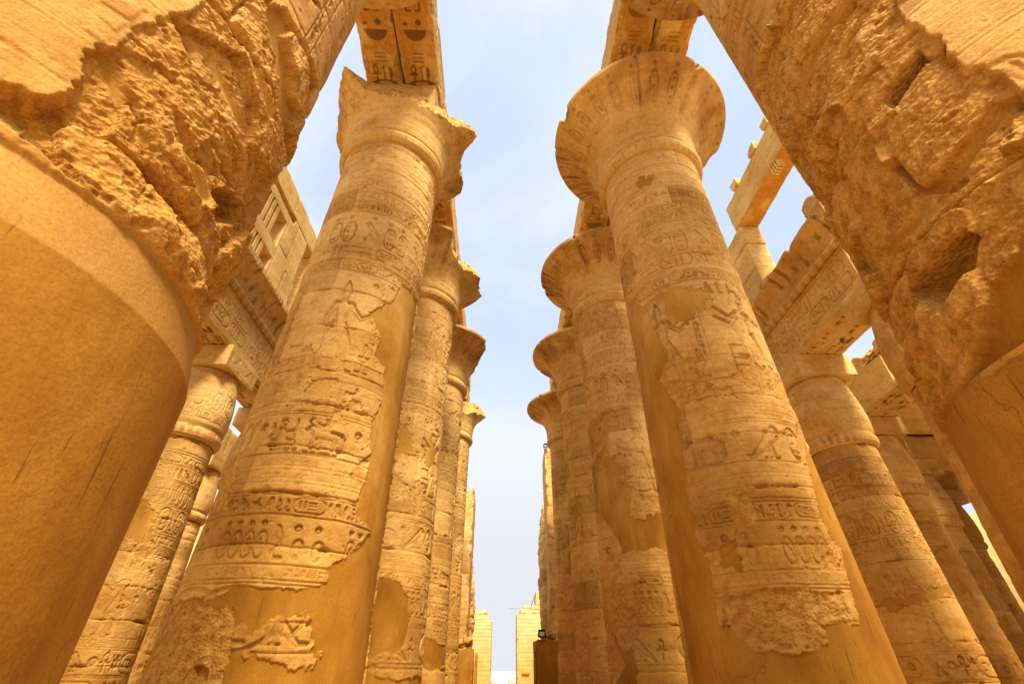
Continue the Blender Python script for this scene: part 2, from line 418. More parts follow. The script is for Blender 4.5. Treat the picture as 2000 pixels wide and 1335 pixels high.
    g1 = noise(t, pos, 16, 6, .7)
    vor = nd(t, 'ShaderNodeTexVoronoi', {'Vector': pos, 'Scale': 24.0}).outputs['Distance']
    inv = nd(t, 'ShaderNodeMath', {0: 1.0, 1: attr(t, 'plaster')}, operation='SUBTRACT').outputs[0]
    k1 = nd(t, 'ShaderNodeMath', {0: inv, 1: .5, 2: .14}, operation='MULTIPLY_ADD').outputs[0]
    bp = nd(t, 'ShaderNodeBump', {'Height': g1, 'Strength': k1, 'Distance': .03})
    k2 = nd(t, 'ShaderNodeMath', {0: attr(t, 'rough'), 1: .6, 2: .06}, operation='MULTIPLY_ADD').outputs[0]
    bp2 = nd(t, 'ShaderNodeBump', {'Height': vor, 'Strength': k2, 'Distance': .03, 'Normal': bp.outputs[0]})
    bp3 = nd(t, 'ShaderNodeBump', {'Height': grain, 'Strength': .25, 'Distance': .006, 'Normal': bp2.outputs[0]})
    t.links.new(bp3.outputs[0], b.inputs['Normal'])
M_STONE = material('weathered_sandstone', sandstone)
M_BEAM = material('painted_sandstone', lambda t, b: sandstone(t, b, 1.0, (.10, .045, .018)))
def _sand(t, b):
    pos = nd(t, 'ShaderNodeNewGeometry').outputs['Position']
    t.links.new(ramp(t, noise(t, pos, .8, 8, .65), [(.35, (.36, .22, .105)), (.65, (.56, .38, .20))]), b.inputs['Base Color'])
    bp = nd(t, 'ShaderNodeBump', {'Height': noise(t, pos, 14, 6, .7), 'Strength': .5, 'Distance': .03})
    t.links.new(bp.outputs[0], b.inputs['Normal'])
M_SAND = material('dusty_ground', _sand)
def plain(name, c, rough=.6, metal=0):
    def f(t, b):
        pos = nd(t, 'ShaderNodeNewGeometry').outputs['Position']
        n = noise(t, pos, 9, 4, .6)
        t.links.new(ramp(t, n, [(.3, tuple(.75*x for x in c)), (.7, c)]), b.inputs['Base Color'])
        b.inputs['Roughness'].default_value = rough; b.inputs['Metallic'].default_value = metal
    return material(name, f)
M_METAL = plain('dark_painted_metal', (.02, .022, .026), .45, .3)
M_GLASS = plain('lamp_glass', (.62, .66, .68), .15)
M_LEAF = plain('palm_leaf', (.10, .12, .04), .7)
M_BARK = plain('palm_bark', (.20, .13, .075), .9)
M_HILL = plain('far_hill', (.62, .50, .40), 1.0)
M_WHITEWASH = plain('whitewashed_wall', (.68, .60, .50), .9)

# ------------------------------------------------------------------ objects
def tag(o, label=None, cat=None, group=None, kind=None):
    if label: o['label'] = label
    if cat: o['category'] = cat
    if group: o['group'] = group
    if kind: o['kind'] = kind
    return o
def thing(name, loc, label, cat, group=None):
    o = bpy.data.objects.new(name, None); COL.objects.link(o)
    o.location = loc; o.empty_display_size = .3
    return tag(o, label, cat, group)
_tones = random.Random(77)
def mesh_ob(name, V, F, mat, parent=None, attrs=None, smooth=True, loc=None):
    """V in world metres; the object's origin goes to its parent (or loc)"""
    V = np.asarray(V, np.float32).reshape(-1, 3)
    off = np.array(parent.location if parent else (loc if loc is not None else V.mean(0)), np.float32)
    if parent and parent.parent: off = off+np.array(parent.parent.location, np.float32)
    me = bpy.data.meshes.new(name)
    F = np.asarray(F, np.int32)
    me.vertices.add(len(V)); me.vertices.foreach_set('co', (V-off).ravel())
    n = F.shape[1]
    me.loops.add(F.size); me.loops.foreach_set('vertex_index', F.ravel())
    me.polygons.add(len(F)); me.polygons.foreach_set('loop_start', np.arange(0, F.size, n, dtype=np.int32))
    me.polygons.foreach_set('loop_total', np.full(len(F), n, np.int32))
    me.update(calc_edges=True)
    me.polygons.foreach_set('use_smooth', np.full(len(F), smooth))
    if attrs is not None and 'tone' not in attrs: attrs = dict(attrs, tone=np.full(len(V), _tones.uniform(.3, .85)))
    for k, a in (attrs or {}).items():
        at = me.attributes.new(k, 'FLOAT', 'POINT'); at.data.foreach_set('value', np.asarray(a, np.float32).ravel())
    me.materials.append(mat)
    o = bpy.data.objects.new(name, me); COL.objects.link(o)
    if parent: o.parent = parent
    else: o.location = off.tolist()
    return o
def grid_faces(nr, nc, wrap=False, base=0, flip=False):
    r = np.arange(nr-1)[:, None]; c = np.arange(nc if wrap else nc-1)[None, :]
    a = r*nc+c; b = r*nc+(c+1) % nc
    q = np.stack([a+0*c, b+0*r, b+nc, a+nc], -1).reshape(-1, 4)+base
    return q[:, ::-1] if flip else q

def arc_angles(face_deg, dth_deg, half=104, coarse=6.0):
    f = np.arange(-half, half+dth_deg*.5, dth_deg)
    b = np.linspace(f[-1], 360+f[0], int((360-2*half)/coarse)+2)[1:-1]
    return np.concatenate([f, b])              # degrees relative to the facing direction

def revolve(name, X, Y, rel, face, Z, R, mat, parent, attrs):
    """Z, R: (nz, nth) arrays"""
    th = np.radians(rel+face)[None, :]
    V = np.stack([X+R*np.cos(th), Y+R*np.sin(th), Z+0*R], -1)
    return mesh_ob(name, V, grid_faces(R.shape[0], R.shape[1], wrap=True), mat, parent, attrs)

def poly_mask(U, Z, pts, k, edge=.03, rag=.10, seed=0, fs=2.2):
    """pts in (degrees from facing, z); ragged outline"""
    P = [(math.radians(d)*k, z) for d, z in pts]
    u0, u1 = min(p[0] for p in P)-.5, max(p[0] for p in P)+.5
    z0, z1 = min(p[1] for p in P)-.5, max(p[1] for p in P)+.5
    cu = np.where((U[0] > u0) & (U[0] < u1))[0]; cz = np.where((Z[:, 0] > z0) & (Z[:, 0] < z1))[0]
    M = np.zeros(U.shape, np.float32)
    if len(cu) == 0 or len(cz) == 0: return M
    ix = np.ix_(cz, cu); u = U[ix]; z = Z[ix]
    nu = (fbm2(u*fs, z*fs, seed+40, 5, .6)-.5)*3.2*rag
    nz_ = (fbm2(u*fs+31, z*fs+12, seed+50, 5, .6)-.5)*3.2*rag
    nu = nu+(fbm2(u*10, z*10, seed+44, 4, .65)-.5)*rag*.95; nz_ = nz_+(fbm2(u*10+5, z*10, seed+46, 4, .65)-.5)*rag*.95
    M[ix] = sstep(edge*.5, -edge*.5, sd_poly(u+nu*1.3, z+nz_*1.3, P))
    return M

def lerp(a, b, m): return a+(b-a)*m

def joints(U, Z, seed, H0=1.05, k=1.7, z_top=15.4, depth=.03):
    """the beds between the drums and the upright joints of their half-drums"""
    rng = random.Random(seed)
    D = np.zeros(U.shape, np.float32); z = .35+rng.random()*.5; zs = []
    while z < z_top: zs.append(z); z += H0*rng.uniform(.82, 1.15)
    wob = (fbm2(U*1.3, Z*.05+seed, seed+3, 4, .6)-.5)*.07
    chip = sstep(.50, .74, fbm2(U*2.1, Z*1.6, seed+9, 5, .6))
    for i, z0 in enumerate(zs):
        rows = np.where(np.abs(Z[:, 0]-z0) < .32)[0]
        if len(rows) == 0: continue
        d = np.abs(Z[rows]-z0-wob[rows]); c = chip[rows]
        s = rng.uniform(.5, 1.15)
        D[rows] = np.maximum(D[rows], depth*1.3*s*np.exp(-(d/(.014+.015*c))**2)*(.5+.9*c)+.045*c*c*sstep(.13, .0, d+.05*fbm2(U[rows]*9, Z[rows]*9, 5)))
        z1 = zs[i+1] if i+1 < len(zs) else z_top
        u = rng.uniform(0, 2.2)-6
        rr = np.where((Z[:, 0] > z0) & (Z[:, 0] < z1))[0]
        if len(rr) == 0: continue
        while u < 6:
            g = np.abs(U[rr]-u-.03*(fbm2(Z[rr]*2.2, U[rr]*.1, seed+i)-.5)*2)
            cc = chip[rr]
            D[rr] = np.maximum(D[rr], depth*.75*np.exp(-(g/(.009+.014*cc))**2)*(.3+.9*cc))
            u += rng.uniform(1.8, 3.6)
    return D

def block_tone(U, Z, seed, H0=1.02, z_top=15.4):
    rng = random.Random(seed); z = .35+rng.random()*.5; zs = []; T = np.full(U.shape, .55, np.float32)
    while z < z_top: zs.append(z); z += H0*rng.uniform(.82, 1.15)
    for i, z0 in enumerate(zs):
        _ = rng.uniform(.5, 1.15); z1 = zs[i+1] if i+1 < len(zs) else z_top; u = rng.uniform(0, 2.2)-6
        rr = np.where((Z[:, 0] > z0) & (Z[:, 0] < z1))[0]
        if len(rr) == 0: continue
        r2 = random.Random(seed*91+i); T[rr] = r2.random()
        while u < 6:
            T[rr] = np.where(U[rr] > u, r2.random(), T[rr]); u += rng.uniform(1.8, 3.6)
    return T

# ------------------------------------------------------------------ the carved programme of the great columns
def great_programme():
    r = Relief(11.0, 0, 15.5, .0125); rng = random.Random(5); W = r.w
    for z in (1.80, 2.70, 2.76, 2.98, 3.76, 4.10, 4.16, 4.86, 5.68, 5.74, 9.66, 9.98, 10.04, 11.92, 12.32, 12.40, 12.78, 13.0): r.line(z, .013, .013)
    for z in (4.32, 4.40, 4.55, 4.63, 5.85, 5.93, 6.10, 6.30, 10.2, 10.35, 10.5, 13.35, 13.55, 13.9, 14.1, 14.5, 14.7, 15.0, 15.2): r.line(z, .010, .006)
    # rearing cobras beside a bowed cartouche
    u = 0
    while u < W-.5:
        r.carve([('o', .95, .42, .85, .50, .035)], u, 1.86, .85, .030, bulge=.05, w=1.9)
        r.sign('ringdisc', u+.42, 2.06, .34, .045); r.sign('disc', u+.78, 2.22, .30, .045)
        r.sign('ringdisc', u+1.05, 2.04, .34, .045); r.sign('sitter', u+.68, 1.90, .32, .03)
        r.carve(G['cobra'][1], u+1.66, 1.88, .74, .030, .05, w=.5)
        r.carve(BIGFALCON[1], u+2.02, 1.88, .66, .030, .06, w=1.2)
        r.sign('disc', u+2.26, 2.42, .3, .04); r.sign('ankh', u+2.86, 1.92, .5, .03)
        u += 3.6667*.9167
    r.band(rng, 0, W, 2.79, .17, .010)
    # sun discs over cartouches and cobras
    u = 0
    while u < W-.4:
        for k in range(4):
            r.sign('disc', u+.16+k*.22, 3.50, .22, .034)
            r.carve([('f', .5, .5, .42, .49, .4, .05)], u+.14+k*.22, 3.06, .42, .022, .03, w=1.0, sx=.5)
            r.sign(rng.choice(['sitter', 'beetle', 'owl', 'jar']), u+.18+k*.22, 3.16, .22, .020)
        r.carve(G['cobra'][1], u+1.06, 3.04, .62, .024, .04, w=.5, sx=.8)
        for k in range(2):
            r.sign('disc', u+1.38+k*.34, 3.42, .27, .038)
            r.carve([('c', .45, .3, .28, .45, .6, .3)], u+1.36+k*.34, 3.03, .40, .026, .05, w=.9, sx=.8)
        r.sign('disc', u+1.46, 3.03, .16, .03); r.sign('disc', u+1.86, 3.03, .16, .03)
        u += W/5
    r.band(rng, 0, W, 3.81, .26, .026)
    # bull, falcon and the seated god
    for k in range(3):
        u = k*W/3
        r.sign('disc', u+.10, 5.22, .42, .045); r.sign('cobra', u+.36, 5.12, .42, .03)
        r.carve([('c', .2, .62, .13, .25, .2, .2), ('e', .22, .88, .12, .12), ('c', .25, .3, .12, .6, .25, .1), ('c', .2, .55, .05, .55, .62, .04), ('c', .62, .1, .03, .62, .95, .03), ('c', .05, .03, .05, .75, .03, .05)], u+.50, 4.92, .66, .030, .06, w=.8)
        r.carve(BULL[1], u+1.12, 4.94, .58, .036, .09, w=1.5)
        r.carve([('c', .08, .05, .05, 1.3, .05, .05)], u+1.12, 4.88, .5, .026, .04, w=1.5)
        r.sign('disc', u+2.06, 5.26, .34, .045)
        r.carve(BIGFALCON[1], u+2.30, 4.90, .66, .036, .10, w=1.2, flip=True)
        r.carve([('h', .45, .5, .43, .4, -1)], u+2.24, 4.86, .26, .02, .04, w=.9)
        r.carve([('o', .35, .5, .28, .48, .05)], u+3.16, 4.92, .66, .03, .05, w=.7)
        for j in range(3): r.sign(rng.choice(['loaf', 'stool', 'mouth', 'sitter']), u+3.27, 5.0+j*.18, .17, .024)
    # the tall offering scene
    u = .1; i = 0
    for i in range(5):
        q = [(0, 0), (2, 1), (1, 2), (0, 1), (3, 0)][i]
        r.carve(figure(q[0], q[1], flip=bool(i % 2))[1], u, 6.74, 2.55, .030, .05, w=1.0, edge=.014, sx=.80)
        if i % 2 == 0:
            r.column(rng, u+1.86, .19, 7.3, 9.45, .022); r.sign('disc', u+1.60, 9.15, .36, .034)
            r.carve([('c', .5, .0, .06, .5, .5, .05), ('h', .5, .5, .3, .2, -1), ('e', .5, .72, .12, .16), ('c', .2, .02, .04, .8, .02, .04)], u+1.55, 6.8, .9, .026, .04, w=1.0, sx=.5)
        else:
            r.carve([('f', .3, .5, .26, .48, .02, .03), ('c', .1, .3, .03, .5, .3, .03), ('c', .1, .55, .03, .5, .55, .03)], u+.30, 6.8, .8, .020, .04, w=.6)
            for j in range(3): r.sign(rng.choice(TALL), u+.15+j*.32, 9.16, .40, .020)
            r.column(rng, u+1.75, .19, 8.0, 9.45, .020)
        u += W/5
    r.line(6.72, .016, .016); r.line(6.5, .012, .012)
    r.band(rng, 0, W, 9.71, .25, .024)
    # cartouche pairs with discs
    u = .1
    while u < W-.6:
        for k in range(2):
            r.sign('disc', u+.05+k*.42, 11.55, .27, .03)
            r.carve([('f', .5, .5, .46, .49, .4, .045)], u+k*.42, 10.72, .78, .024, .04, w=1.0, sx=.45)
            for j in range(3): r.sign(rng.choice(['sitter', 'loaf', 'beetle', 'stool', 'water', 'mouth'])if j else 'sitter', u+.08+k*.42, 10.80+j*.21, .19, .02)
        r.sign('falcon', u+.98, 11.0, .55, .026); r.sign('ticks', u+1.02, 10.72, .2, .018); r.sign('disc', u+1.15, 11.6, .22, .03)
        u += 1.57
    r.band(rng, 0, W, 12.02, .26, .024); r.band(rng, 0, W, 10.22, .40, .022); r.band(rng, 0, W, 13.06, .30, .020, cart=False)
    r.band(rng, 0, W, 12.44, .30, .018, cart=False)
    u = 0
    while u < W: r.carve([('c', .1, .1, .05, .1, .9, .05)], u, 14.75, .5, .006, .03, w=.2); u += .25
    return r
def small_programme():
    r = Relief(8.4, 0, 9.0, .0125); rng = random.Random(9); W = r.w
    for z in (1.45, 1.50, 2.12, 2.18, 2.42, 4.72, 4.78, 4.98, 5.04, 5.42, 5.50, 6.36, 6.42, 7.16, 7.22, 7.78, 7.84, 8.2, 8.3): r.line(z, .012, .013)
    u = 0
    while u < W-.7:
        r.carve([('f', 1.2, .5, 1.15, .47, .42, .03)], u, 1.54, .56, .036, .03, w=2.4)
        r.sign('ringdisc', u+.95, 1.66, .34, .05); uu = u+.14
        for n in ('house', 'reed', 'stool', 'reed'): uu += r.sign(n, uu, 1.64, .34, .036)*.75+.03
        uu = u+1.45
        for n in ('falcon', 'disc', 'ankh', 'beetle'): uu += r.sign(n, uu, 1.58, .5, .042)+.05
        u += 2.8
    r.band(rng, 0, W, .95, .42, .03); r.band(rng, 0, W, 2.2, .19, .014)
    u = 0; i = 0
    while u < W-.4:
        r.carve(figure([2, 0, 3, 1][i % 4], [1, 0, 2][i % 3], flip=bool(i % 2))[1], u, 2.46, 2.0, .022, .05, w=1.0, sx=.62)
        if i % 2 == 0: r.column(rng, u+1.12, .15, 2.9, 4.6, .016); r.column(rng, u+1.27, .15, 3.3, 4.6, .016)
        u += 1.4; i += 1
    r.band(rng, 0, W, 4.80, .16, .018); r.band(rng, 0, W, 5.08, .31, .024)
    u = 0
    while u < W-.3:
        r.carve([('f', .5, .5, .46, .49, .4, .045)], u, 5.54, .74, .026, .04, w=1.0, sx=.55)
        for j in range(3): r.sign(rng.choice(['sitter', 'loaf', 'beetle', 'mouth', 'house', 'ankh']), u+.12, 5.62+j*.2, .19, .022)
        r.carve(G['cobra'][1], u+.44, 5.56, .66, .022, .03, w=.5, sx=.6)
        u += .70
    u = 0
    while u < W: r.carve([('o', .3, .5, .24, .46, .06)], u, 6.46, .62, .014, .03, w=.6, sx=.5); u += .233
    r.band(rng, 0, W, 7.26, .44, .024); r.band(rng, 0, W, 7.86, .28, .016)
    return r
def bell_programme():
    """u: 24 bays round the bell; z: distance along its profile"""
    r = Relief(24.0, 0, 5.0, .04); rng = random.Random(3)
    for z in (.02, .46, .52, .98, 1.04): r.line(z, .03, .012)
    for k in range(48): r.carve([('c', .2, .1, .10, .2, .9, .10)], k*.5+.1, .1, .34, .004, .03, w=.3, pig=.65 if k % 2 else .3)
    for k in range(24):
        r.carve([('p', [(0, 0), (.9, 0), (.45, 1.5)])], k+.05, 1.08, .62, .008, .05, w=.9)
        r.carve([('f', .5, .5, .36, .49, .3, .05)], k+.18, 2.25, 1.05, .018, .05, w=1.0, pig=.6, sx=.50)
        for j in range(3): r.sign(rng.choice(['sitter', 'loaf', 'beetle', 'stool', 'mouth', 'disc']), k+.38, 2.36+j*.30, .27, .014, pig=.8)
        r.sign('disc', k+.35, 3.36, .30, .014, pig=.9)
        r.vline(k+.0, 1.1, 3.9, .035, .008); r.vline(k+.92, 1.6, 3.4, .02, .006)
    r.line(3.78, .03, .010); r.line(3.9, .02, .008)
    return r
GREAT, SMALL, BELL = great_programme(), small_programme(), bell_programme()

# ------------------------------------------------------------------ columns
RB, RT, ZN = 1.75, 1.587, 15.45
def great_radius(z):
    u = np.clip(z/ZN, 0, 1)
    r = RB+(RT-RB)*u-.067*4*u*(1-u)
    return r-.42*sstep(1.25, .5, z)
BELL_PROFILE = [(15.45, 1.56), (15.47, 1.66), (15.56, 1.76), (15.70, 1.80), (15.86, 1.77), (15.96, 1.70), (15.98, 1.68), (16.03, 1.73), (16.2, 1.755),
 (16.5, 1.77), (16.8, 1.82), (17.1, 1.92), (17.4, 2.08), (17.7, 2.31), (17.95, 2.56), (18.15, 2.83), (18.28, 3.06), (18.35, 3.17), (18.40, 3.235), (18.54, 3.25), (18.58, 3.20), (18.585, 2.6), (18.58, 1.9), (18.57, 1.0)]

def great_capital(X, Y, face, parent, seed, rlim, dth=1.0, crack=None, tint=.0):
    prof = np.array(BELL_PROFILE); seg = np.hypot(np.diff(prof[:, 0]), np.diff(prof[:, 1]))
    S = np.concatenate([[0], np.cumsum(seg)])
    s = np.unique(np.concatenate([np.arange(0, S[-1], .035), S])); zp = np.interp(s, S, prof[:, 0]); rp = np.interp(s, S, prof[:, 1])
    rel = arc_angles(0, dth, 150, 5)
    ss, TT = np.meshgrid(s, rel, indexing='ij')
    Z = np.repeat(zp[:, None], len(rel), 1); R = np.repeat(rp[:, None], len(rel), 1)
    h, pig = BELL.sample(np.mod(TT/15.0+seed*.37, 24), ss)
    outer = ss < S[-4]
    er = fbm2(TT*.05, ss*1.0, seed+2, 5, .6)
    fade = sstep(.62, .36, er)
    R = R+np.where(outer, h*1.6*(.3+.7*fade), 0)+np.where(outer, (er-.5)*.04, 0)
    pig = np.where(outer, pig*(.45+.55*fade), 0)
    streak = sstep(.5, .72, fbm2(TT*.35, ss*.5, seed+17, 3))*sstep(2.2, 2.9, ss)*sstep(-40, -75, TT)*sstep(-150, -120, TT)
    pig = np.maximum(pig, np.where(outer, streak*.8, 0))
    # dark patches under the flare
    dark_patch = sstep(.40, .66, fbm2(TT*.035+seed, ss*.5, seed+7, 4, .6))*sstep(1.9, 2.6, ss)*outer
    if crack:
        for cd, wd in crack:
            dd = np.abs(TT-cd-4*(fbm2(ss*1.4, TT*0, seed+1)-.5))
            R -= np.where(outer & (ss > 1.6), .16*sstep(wd, .15, dd)*sstep(1.6, 2.8, ss), 0)
    lim = np.interp(rel, [p[0] for p in rlim], [p[1] for p in rlim])[None, :]
    rag = (fbm2(TT*.09, Z*1.6, seed+21, 5, .62)-.5)*.42+(ridge2(TT*.03, Z*.8, seed+5, 3)-.5)*.10
    full = lim > 3.19
    lim2 = lim+np.where(full, .05, rag)
    zb = np.interp(lim, rp[:np.argmax(rp)+1], zp[:np.argmax(rp)+1])
    lim2 = lim2-.30*np.clip(Z-zb, 0, 3)*(~full)
    broken = (R > lim2) & outer
    R = np.where(R > np.maximum(lim2, 1.25), np.maximum(lim2, 1.25), R)
    Z = Z-np.where(~full & (ss > S[-6]), .25*fbm2(TT*.05, ss, seed+31), 0)
    rough = (broken & ~full).astype(np.float32)
    return revolve('capital', X, Y, rel, face, Z, R, M_STONE, parent,
                   {'plaster': 0*R, 'rough': rough, 'pigment': np.clip(pig*.8+dark_patch*.42, 0, .9)*(1-rough), 'tint': 0*R})

def column_face(X, Y): return math.degrees(math.atan2(CAM[1]-Y, CAM[0]-X))
def great_column(X, Y, seed, label, patches, rlim, res=(.022, .022), rot=0.0, crack=None, wear=.5, bodyfun=None, repair=.66, name='great_column'):
    face = column_face(X, Y)
    root = thing(name, (X, Y, 0), label, 'column', 'great open-capital columns along the nave')
    dth = math.degrees(res[0]/1.7)
    rel = arc_angles(0, dth)
    z = np.concatenate([np.arange(.5, 1.2, .05), np.arange(1.2, ZN+.001, res[1])])
    Z, T = np.meshgrid(z, rel, indexing='ij'); Z = Z.astype(np.float32); T = T.astype(np.float32)
    U = np.radians(T)*1.68
    H, mp, mr, pig = surface(U, Z, T, seed, GREAT, rot, patches, 1.68, wear, repair, ZN)
    tint = 0*H
    if bodyfun: H, mp, mr, tint = bodyfun(U, Z, T, H, mp, mr)
    R = great_radius(Z)+H
    revolve('shaft', X, Y, rel, face, Z, R, M_STONE, root, {'plaster': mp, 'rough': mr, 'pigment': pig, 'tint': tint, 'tone': block_tone(U, Z, seed)})
    great_capital(X, Y, face, root, seed, rlim, 1.0 if res[0] < .03 else 2.0, crack)
    # base drum
    zb = np.array([0, .02, .38, .46, .50, .50]); rb = np.array([2.3, 2.32, 2.34, 2.3, 2.2, .5])
    rl = np.arange(0, 360, 4.0); ZB = np.repeat(zb[:, None], 90, 1); RBm = np.repeat(rb[:, None], 90, 1)
    revolve('column_base', X, Y, rl, 0, ZB, RBm+.03*fbm2(ZB*4, RBm*0+rl[None, :]*.1, seed), M_STONE, root, {})
    stone_block('abacus', (X-1.30, Y-1.30, 18.56), (X+1.30, Y+1.30, 19.895), M_STONE, root, .09, seed, amp=.02, chip=.10)
    return root
def surface(U, Z, T, seed, prog, rot, patches, k, wear, repair, ztop):
    h, _ = prog.sample(U+rot*prog.w, Z)
    e1 = fbm2(U*.55, Z*.45, seed+1, 5, .6)
    fade = sstep(wear+.16, wear-.12, e1)
    fine = fbm2(U*6, Z*6, seed+2, 4, .6)-.5
    H = h*(1.3+1.5*fade)*(np.clip(.62+Z*.06, .6, 1.4)+.45*sstep(6.4, 6.8, Z)*sstep(9.9, 9.5, Z)*(ZN-1 < ztop))+(e1-.5)*.03+fine*.012*(1.3-.6*fade)
    H = H-.012*sstep(.70, .80, fbm2(U*11, Z*11, seed+15, 2))
    H = H-(fbm2(U*.8, Z*7, seed+14, 3)-.5)*.006
    H = H-1.35*joints(U, Z, seed, 1.02, k, ztop)
    # flaked-off places: the skin is gone to a rough lower level
    fl = sstep(.625, .65, fbm2(U*.9+5, Z*.75, seed+60, 6, .6))*sstep(.4, .6, 1-fade+.35)
    mr = fl.astype(np.float32)*.8
    H = lerp(H, -.035+(fbm2(U*5, Z*5, seed+61, 5, .65)-.5)*.06, fl)
    mp = np.zeros(U.shape, np.float32)
    auto = sstep(repair, repair+.01, fbm2(U*.42+9, Z*.36, seed+70, 6, .58)+.10*(fbm2(U*4, Z*4, seed+77, 4, .65)-.5))
    mp = np.maximum(mp, auto)
    for i, p in enumerate(patches):
        kind, pts = p[0], p[1]
        rag = p[2] if len(p) > 2 else .10
        m = poly_mask(U, Z, pts, k, .03, rag, seed+i*3)
        if kind == 'plaster': mp = np.maximum(mp, m)
        elif kind == 'stone': mp = mp*(1-m)
        elif kind == 'rough':
            mp = mp*(1-m)
            rr = ridge2(U*1.6, Z*2.6, seed+i, 5, .6)
            H = lerp(H, -.06+.10*(rr-.5)+(fbm2(U*9, Z*9, seed+i, 4, .65)-.5)*.05+.3*h, m); mr = np.maximum(mr, m)
        elif kind == 'hole':
            H = lerp(H, -p[3]+(fbm2(U*7, Z*7, seed, 3)-.5)*.04, m); mp = mp*(1-m)
    # broken stone edge stands proud of the plaster
    H = lerp(H, -.036+(fbm2(U*.9, Z*.8, seed+80, 3)-.5)*.022+(fbm2(U*4, Z*3, seed+81, 3)-.5)*.004, mp)
    mr = mr*(1-mp)
    pig = np.zeros(U.shape, np.float32)
    return H, mp, mr, pig

BUD_PROFILE = [(8.85, 1.13), (8.87, 1.20), (8.95, 1.29), (9.10, 1.33), (9.26, 1.31), (9.36, 1.24), (9.38, 1.25), (9.5, 1.31), (9.9, 1.345), (10.4, 1.335), (11.0, 1.27), (11.5, 1.18), (11.9, 1.09), (11.98, 1.05), (11.99, .6)]
def small_column(X, Y, seed, label, res=(.03, .03), patches=(), rot=0, damaged=False, wear=.55):
    face = column_face(X, Y)
    root = thing('small_column', (X, Y, 0), label, 'column', 'closed-bud columns of the side aisles')
    dth = math.degrees(res[0]/1.3)
    rel = arc_angles(0, dth)
    z = np.concatenate([np.arange(.35, 1.0, .08), np.arange(1.0, 8.86, res[1])])
    Z, T = np.meshgrid(z, rel, indexing='ij'); Z = Z.astype(np.float32); T = T.astype(np.float32)
    U = np.radians(T)*1.32
    H, mp, mr, pig = surface(U, Z, T, seed, SMALL, rot, patches, 1.32, wear, .72, 8.8)
    R = 1.40-.26*(Z/8.85)-.30*sstep(1.0, .3, Z)+H
    revolve('shaft', X, Y, rel, face, Z, R, M_STONE, root, {'plaster': mp, 'rough': mr, 'pigment': pig, 'tint': 0*R, 'tone': block_tone(U, Z, seed, 1.02, 8.8)})
    prof = np.array(BUD_PROFILE); zz = np.unique(np.concatenate([np.arange(8.85, 11.98, res[1]), prof[:, 0]])); rr = np.interp(zz, prof[:, 0], prof[:, 1])
    rr = np.convolve(np.pad(rr, 2, 'edge'), np.ones(5)/5, 'valid') if res[1] < .04 else rr
    Z2, T2 = np.meshgrid(zz, rel, indexing='ij'); U2 = np.radians(T2)*1.32
    h, _ = SMALL.sample(U2+.3, np.clip(Z2-9.6+5.0, 4.9, 7.2))
    band = (Z2 > 9.6) & (Z2 < 11.75)
    e = fbm2(U2*.9, Z2*.8, seed+4, 5, .6)
    R2 = rr[:, None]+np.where(band, h*1.8, 0)*sstep(.66, .4, e)+(e-.5)*.035-joints(U2, Z2-8.9+.0, seed+5, 1.1, 1.3, 3.0)*.8
    pg = .45*sstep(.5, .3, e)*((Z2 > 8.9) & (Z2 < 9.3))*(np.mod(T2, 12) < 6)
    revolve('capital', X, Y, rel, face, Z2, R2, M_STONE, root, {'plaster': 0*R2, 'rough': 0*R2, 'pigment': pg, 'tint': 0*R2})
    zb = np.array([0, .02, .28, .35, .35]); rb = np.array([1.75, 1.78, 1.78, 1.7, .4])
    rl = np.arange(0, 360, 6.0)
    revolve('column_base', X, Y, rl, 0, np.repeat(zb[:, None], 60, 1), np.repeat(rb[:, None], 60, 1), M_STONE, root, {})
    stone_block('abacus', (X-1.22, Y-1.22, 11.97), (X+1.22, Y+1.22, 12.975), M_STONE, root, .05 if res[0] < .04 else .12, seed, amp=.008, chip=.03,
                relief={'-y': face_text(2.44, 1.0, seed, .7), '+x': face_text(2.44, 1.0, seed+1, .7), '-x': face_text(2.44, 1.0, seed+2, .7)} if res[0] < .04 else None)
    return root

